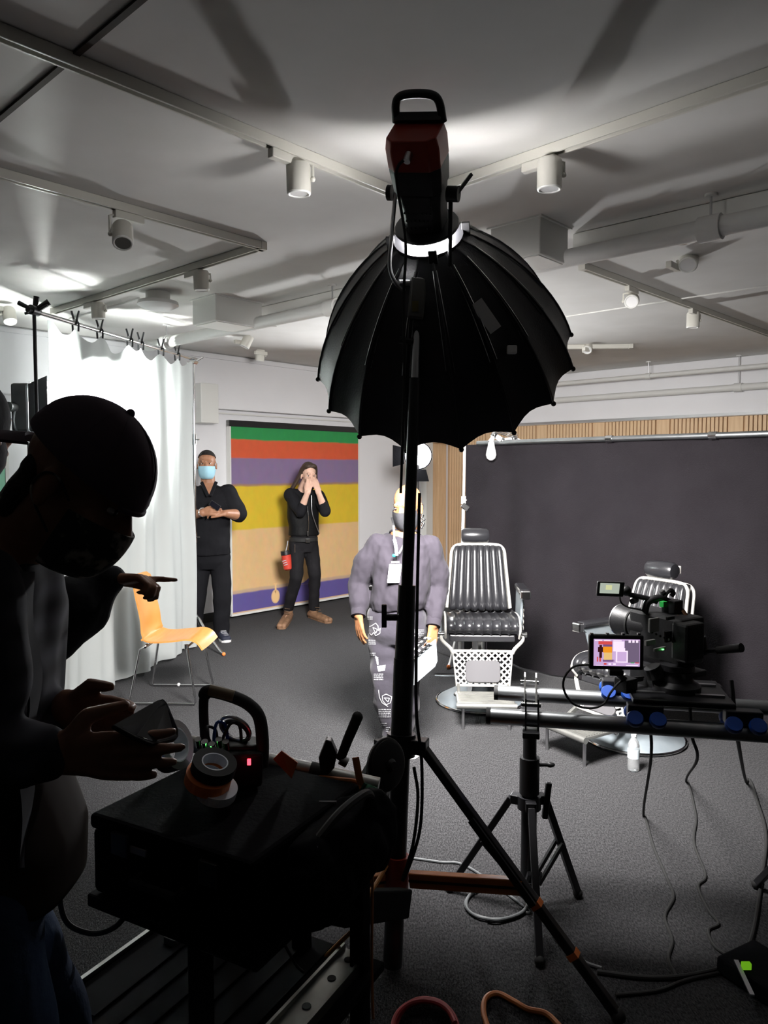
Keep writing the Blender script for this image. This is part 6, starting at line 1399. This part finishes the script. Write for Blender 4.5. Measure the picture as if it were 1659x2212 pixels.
# case on the top shelf
t = thing('black_case', 'big black equipment case on the top shelf of the cart', 'case', ct(0.2, 0.2, 0.745))
cbx(0.0, 0.45, 0.0, 0.42, 0.747, 0.895).obj('case_body', 'black_case', t, False, 0.012, world=True)
cbx(-0.004, 0.454, -0.004, 0.424, 0.895, 0.93).obj('lid', 'black_case', t, False, 0.010, world=True)
for l in (0.10, 0.35): cbx(l - 0.025, l + 0.025, -0.014, 0.0, 0.86, 0.91).obj('latch', 'black_plastic', t, False, 0.003, world=True)
B().tube([ct(0.17, -0.006, 0.83), ct(0.17, -0.035, 0.83), ct(0.29, -0.035, 0.83), ct(0.29, -0.006, 0.83)], 0.009, 8).obj('case_handle', 'black_rubber', t, world=True)
cbx(0.28, 0.34, -0.0055, -0.001, 0.872, 0.886).obj('label', mat('scuffed_label', (0.30, 0.30, 0.30), 0.6).name, t, False, 0, world=True)
# soft bag beside the case
t = thing('soft_bag', 'black soft bag slumped on the right end of the cart', 'bag', ct(-0.05, 0.32, 0.74))
b = B()
loft(b, [(ct(-0.045, 0.27, 0.747), 0.045, 0.19), (ct(-0.05, 0.27, 0.80), 0.058, 0.205), (ct(-0.045, 0.27, 0.87), 0.054, 0.20), (ct(-0.035, 0.27, 0.925), 0.035, 0.17)], LG, SH, p=3.2)
put(remesh(b, 0.010, 5, [(0.016, (11, 11, 11)), (0.006, (30, 30, 30))]), 'bag_body', 'black_case', t)
B().tube(catmull([ct(-0.05, 0.14, 0.91), ct(-0.07, 0.22, 0.955), ct(-0.07, 0.33, 0.955), ct(-0.05, 0.40, 0.91)], 6), 0.010, 8).obj('bag_strap', 'black_rubber', t, world=True)
# recorder with arched handle
RY = 1.80; t = thing('recorder', 'black video recorder with arched handle and lit indicators on the case', 'recorder', at(505, 1690, RY))
rc_ = at(508, 1640, RY); RX = V((0.96, 0.25, -0.05)).normalized(); RYv = V((-0.25, 0.96, 0)).normalized(); RM = Matrix((RX, RYv, RX.cross(RYv))).transposed()
B().box(at(500, 1652, RY), (0.145, 0.09, 0.085), RM).obj('chassis', 'black_plastic', t, False, 0.008, world=True)
B().box(at(525, 1622, RY + 0.02), (0.10, 0.07, 0.05), RM).obj('upper_deck', 'black_plastic', t, False, 0.006, world=True)
B().tube(catmull([at(443, 1600, RY), at(440, 1545, RY), at(441, 1508, RY), at(452, 1493, RY), at(500, 1504, RY), at(538, 1522, RY), at(560, 1550, RY), at(567, 1600, RY), at(566, 1655, RY)], 6), [0.012] * 13 + [0.016] * 36, 10).obj('handle', 'black_rubber', t, world=True)
B().tube([at(452, 1490, RY - 0.012), at(505, 1503, RY - 0.012)], 0.0135, 10).obj('handle_wrap', mat('wrap_tan', (0.16, 0.12, 0.07), 0.7).name, t, world=True)
B().box(at(452, 1625, RY - 0.06), (0.008, 0.005, 0.012)).obj('green_indicator', 'green_led', t, False, 0, world=True)
B().box(at(538, 1646, RY - 0.06), (0.008, 0.005, 0.014)).obj('red_indicator', 'red_led', t, False, 0, world=True)
for i in range(5):
    q = at(430 + 15 * i, 1612 + 5 * (i % 3), RY - 0.04); B().cyl(q, q + V((0, -0.012, 0.022)), 0.008, n=10).obj('connector', 'chrome', t, world=True)
for i, (a, c, m_) in enumerate((((462, 1608), (470, 1560), 'blue_wheel'), ((478, 1606), (500, 1562), 'black_rubber'), ((455, 1606), (448, 1570), 'black_rubber'))):
    B().tube(catmull([at(*a, RY - 0.03), at((a[0] + c[0]) / 2 - 3, (a[1] + c[1]) / 2, RY - 0.04), at(*c, RY - 0.02), at(c[0] + 18, c[1] + 8, RY), at(c[0] + 22, 1620, RY + 0.02)], 5), 0.004, 6).obj('lead', m_, t, world=True)
B().torus(at(510, 1580, RY + 0.01), (0.3, 0.9, 0.5), 0.034, 0.006).obj('coiled_lead', 'black_rubber', t, world=True)
B().torus(at(508, 1574, RY), (0.3, 0.9, 0.5), 0.040, 0.004).obj('metal_ring', 'steel', t, world=True)
# tape rolls
def roll(c, ax, r0, r1, h, m_, lab):
    t = thing('tape_roll', lab, 'tape roll', c, 0, 'tape rolls on the cart')
    B().lathe([(r0, -h / 2), (r1, -h / 2), (r1, h / 2), (r0, h / 2)], c, ax, 36, True).obj('tape', m_, t, False, 0, world=True)
    B().lathe([(r0 - 0.003, -h / 2), (r0, -h / 2), (r0, h / 2), (r0 - 0.003, h / 2)], c, ax, 36, True).obj('core', 'tape_white', t, False, 0, world=True)
tx = V((0.30, -0.25, 1)).normalized(); RB = 1.66
roll(at(468, 1706, RB), tx, 0.030, 0.046, 0.022, 'tape_white', 'white tape roll at the bottom of the small stack')
roll(at(450, 1681, RB), tx, 0.030, 0.052, 0.026, 'orange_bright', 'bright orange tape roll in the small stack')
roll(at(462, 1655, RB), tx, 0.030, 0.050, 0.026, 'black_rubber', 'black tape roll on top of the orange one')
roll(at(370, 1612, 1.80), V((0.9, -0.3, 0.35)), 0.042, 0.060, 0.040, mat('foil_tape', (0.65, 0.65, 0.66), 0.25, 0.9).name, 'silver tape roll standing beside the phone')
# things hanging on the right of the cart
t = thing('orange_card', 'orange paper card sticking up from the cart', 'card', at(615, 1660, 1.80))
q = [at(608, 1622, 1.80), at(643, 1648, 1.82), at(630, 1682, 1.82), at(590, 1640, 1.80)]; B().add(q + [p + V((0, 0.004, 0)) for p in q], [(0, 1, 2, 3), (7, 6, 5, 4), (0, 4, 5, 1), (1, 5, 6, 2), (2, 6, 7, 3), (3, 7, 4, 0)]).obj('sheet', mat('card_orange', (0.62, 0.15, 0.04), 0.7).name, t, False, 0, world=True)
GY = 1.88; t = thing('grip_clamp', 'black clamp with a long upright handle gripping the push bar', 'clamp', at(735, 1660, GY))
B().tube([at(735, 1640, GY), at(752, 1596, GY), at(771, 1552, GY)], [0.012, 0.013, 0.014], 12).obj('handle', 'black_rubber', t, world=True)
B().sph(at(772, 1549, GY), 0.0145, 10).obj('handle_end', 'black_rubber', t, world=True)
q = [at(688, 1638, GY), at(704, 1598, GY), at(716, 1602, GY), at(728, 1630, GY), at(722, 1660, GY), at(695, 1690, GY)]; n_ = len(q); d = V((0, 0.03, 0))
B().add(q + [p + d for p in q], [tuple(range(n_)), tuple(reversed(range(n_, 2 * n_)))] + [(k, (k + 1) % n_, n_ + (k + 1) % n_, n_ + k) for k in range(n_)]).obj('jaw', 'black_paint', t, False, 0.003, world=True)
B().cyl(at(735, 1640, GY), at(750, 1648, GY), 0.013, n=12).obj('screw', 'steel', t, world=True)
HY_ = 2.15; t = thing('cable_reel', 'round black handwheel hanging beside the stand hub', 'reel', at(834, 1705, HY_))
ax = V((0.75, -0.66, 0.15)).normalized(); rc2 = at(834, 1652, HY_)
B().lathe([(0.010, -0.018), (0.062, -0.018), (0.073, -0.010), (0.073, 0.010), (0.062, 0.018), (0.010, 0.018)], rc2, ax, 36).obj('wheel', 'black_rubber', t, world=True)
B().torus(rc2, ax, 0.074, 0.004, 40).obj('rim', 'black_paint', t, world=True)
B().lathe([(0.016, 0.016), (0.020, 0.022), (0.012, 0.032)], rc2, ax, 20).obj('hub', 'black_plastic', t, world=True)
B().tube([rc2, pz(0.70) + V((-0.03, -0.02, 0))], 0.012, 8).obj('bracket', 'black_paint', t, world=True)
def hang(lab, pts, Yy, m_, wd, nm='strap', th=0.003, cat='strap'):
    P_ = catmull([at(x, y, Yy + k) for x, y, k in pts], 6); bb = B()
    for a, c in zip(P_, P_[1:]): bb.bar(a, c, wd, th, up=V((0, -1, 0.1)))
    return tag(bb.obj(nm, m_, smooth=False), lab, cat)
hang('orange webbing strap hanging from the push bar', [(768, 1636, 0), (776, 1680, 0), (788, 1730, 0.01), (796, 1790, 0.01), (800, 1850, 0.0)], 1.88, 'orange_paint', 0.018)
hang('orange strap loop beside the handwheel', [(790, 1700, 0), (806, 1730, 0.01), (815, 1765, 0.0), (808, 1780, -0.01)], 1.95, 'orange_paint', 0.010)
t = thing('green_cloth', 'dark green cloth draped off the right of the cart', 'cloth', at(765, 1790, 1.84))
B().grid(lambda u, h: at(786 - 44 * h + 30 * u - 22 * h * u, 1690 + 95 * h + 12 * u * (1 - h), 1.84 + 0.02 * math.sin(6 * u + 3 * h)), 8, 10, 0.003).obj('fold', 'green_cloth', t, world=True)
def loop(lab, pts, Yy, m_, r):
    return tag(B().tube(catmull([at(x, y, Yy + k) for x, y, k in pts], 6), r, 8).obj('cable', m_), lab, 'cable')
loop('orange cable lying along the cart edge', [(655, 1686, 0), (690, 1680, 0.0), (730, 1683, 0.02), (768, 1688, 0.03), (778, 1705, 0.02)], 1.86, 'orange_paint', 0.006)
loop('yellow-orange cable slanting below the orange strap', [(835, 1870, 0.1), (815, 1905, 0.05), (796, 1935, 0), (780, 1990, 0.0), (740, 2030, 0), (700, 2070, 0)], 1.90, mat('cable_amber', (0.55, 0.22, 0.04), 0.5).name, 0.006)
loop('thin orange cable hanging straight down by the cart post', [(806, 1850, 0), (804, 1950, 0), (803, 2080, 0), (806, 2200, 0)], 1.80, 'orange_paint', 0.0035)
loop('black cable looping under the left end of the cart', [(128, 1900, 0), (132, 1960, 0), (150, 1998, 0), (195, 2016, 0), (235, 2010, 0), (262, 1990, 0), (275, 1960, 0)], 1.62, 'black_rubber', 0.006)
loop('thin black cable hanging below the cart centre', [(600, 2010, 0), (620, 2050, 0), (640, 2085, 0), (655, 2100, 0.02)], 1.75, 'black_rubber', 0.0035)
t = thing('battery_block', 'small black battery box clamped beside the red collar', 'battery', at(810, 1850, 2.10))
B().box(at(808, 1815, 2.15), (0.055, 0.04, 0.05)).obj('block', 'black_case', t, False, 0.005, world=True)
B().box(at(808, 1842, 2.15), (0.045, 0.03, 0.018)).obj('contact_plate', 'steel', t, False, 0.002, world=True)
B().bar(at(808, 1838, 2.15), pz(0.34) + V((-0.04, 0, 0)), 0.02, 0.02).obj('arm', 'black_paint', t, False, 0, world=True)
t = thing('support_arm', 'black arm reaching from the cart post to the light stand', 'arm', at(800, 1985, 1.9))
B().bar(at(735, 1962, 1.85), at(872, 1950, 2.35), 0.05, 0.085).obj('beam', 'black_matte', t, False, 0.006, world=True)
B().cyl(at(756, 1958, 1.83), at(768, 1958, 1.90), 0.03, n=18).obj('knuckle', 'black_plastic', t, world=True)
t = thing('pocket_card', 'small grey card pocketed on the side of the soft bag', 'card', at(717, 1775, 1.72))
B().box(at(720, 1762, 1.70), (0.022, 0.006, 0.05)).obj('card', 'pad_grey', t, False, 0, world=True)
B().box(at(708, 1738, 1.70), (0.04, 0.006, 0.016)).obj('clip', 'pad_grey', t, False, 0, world=True)
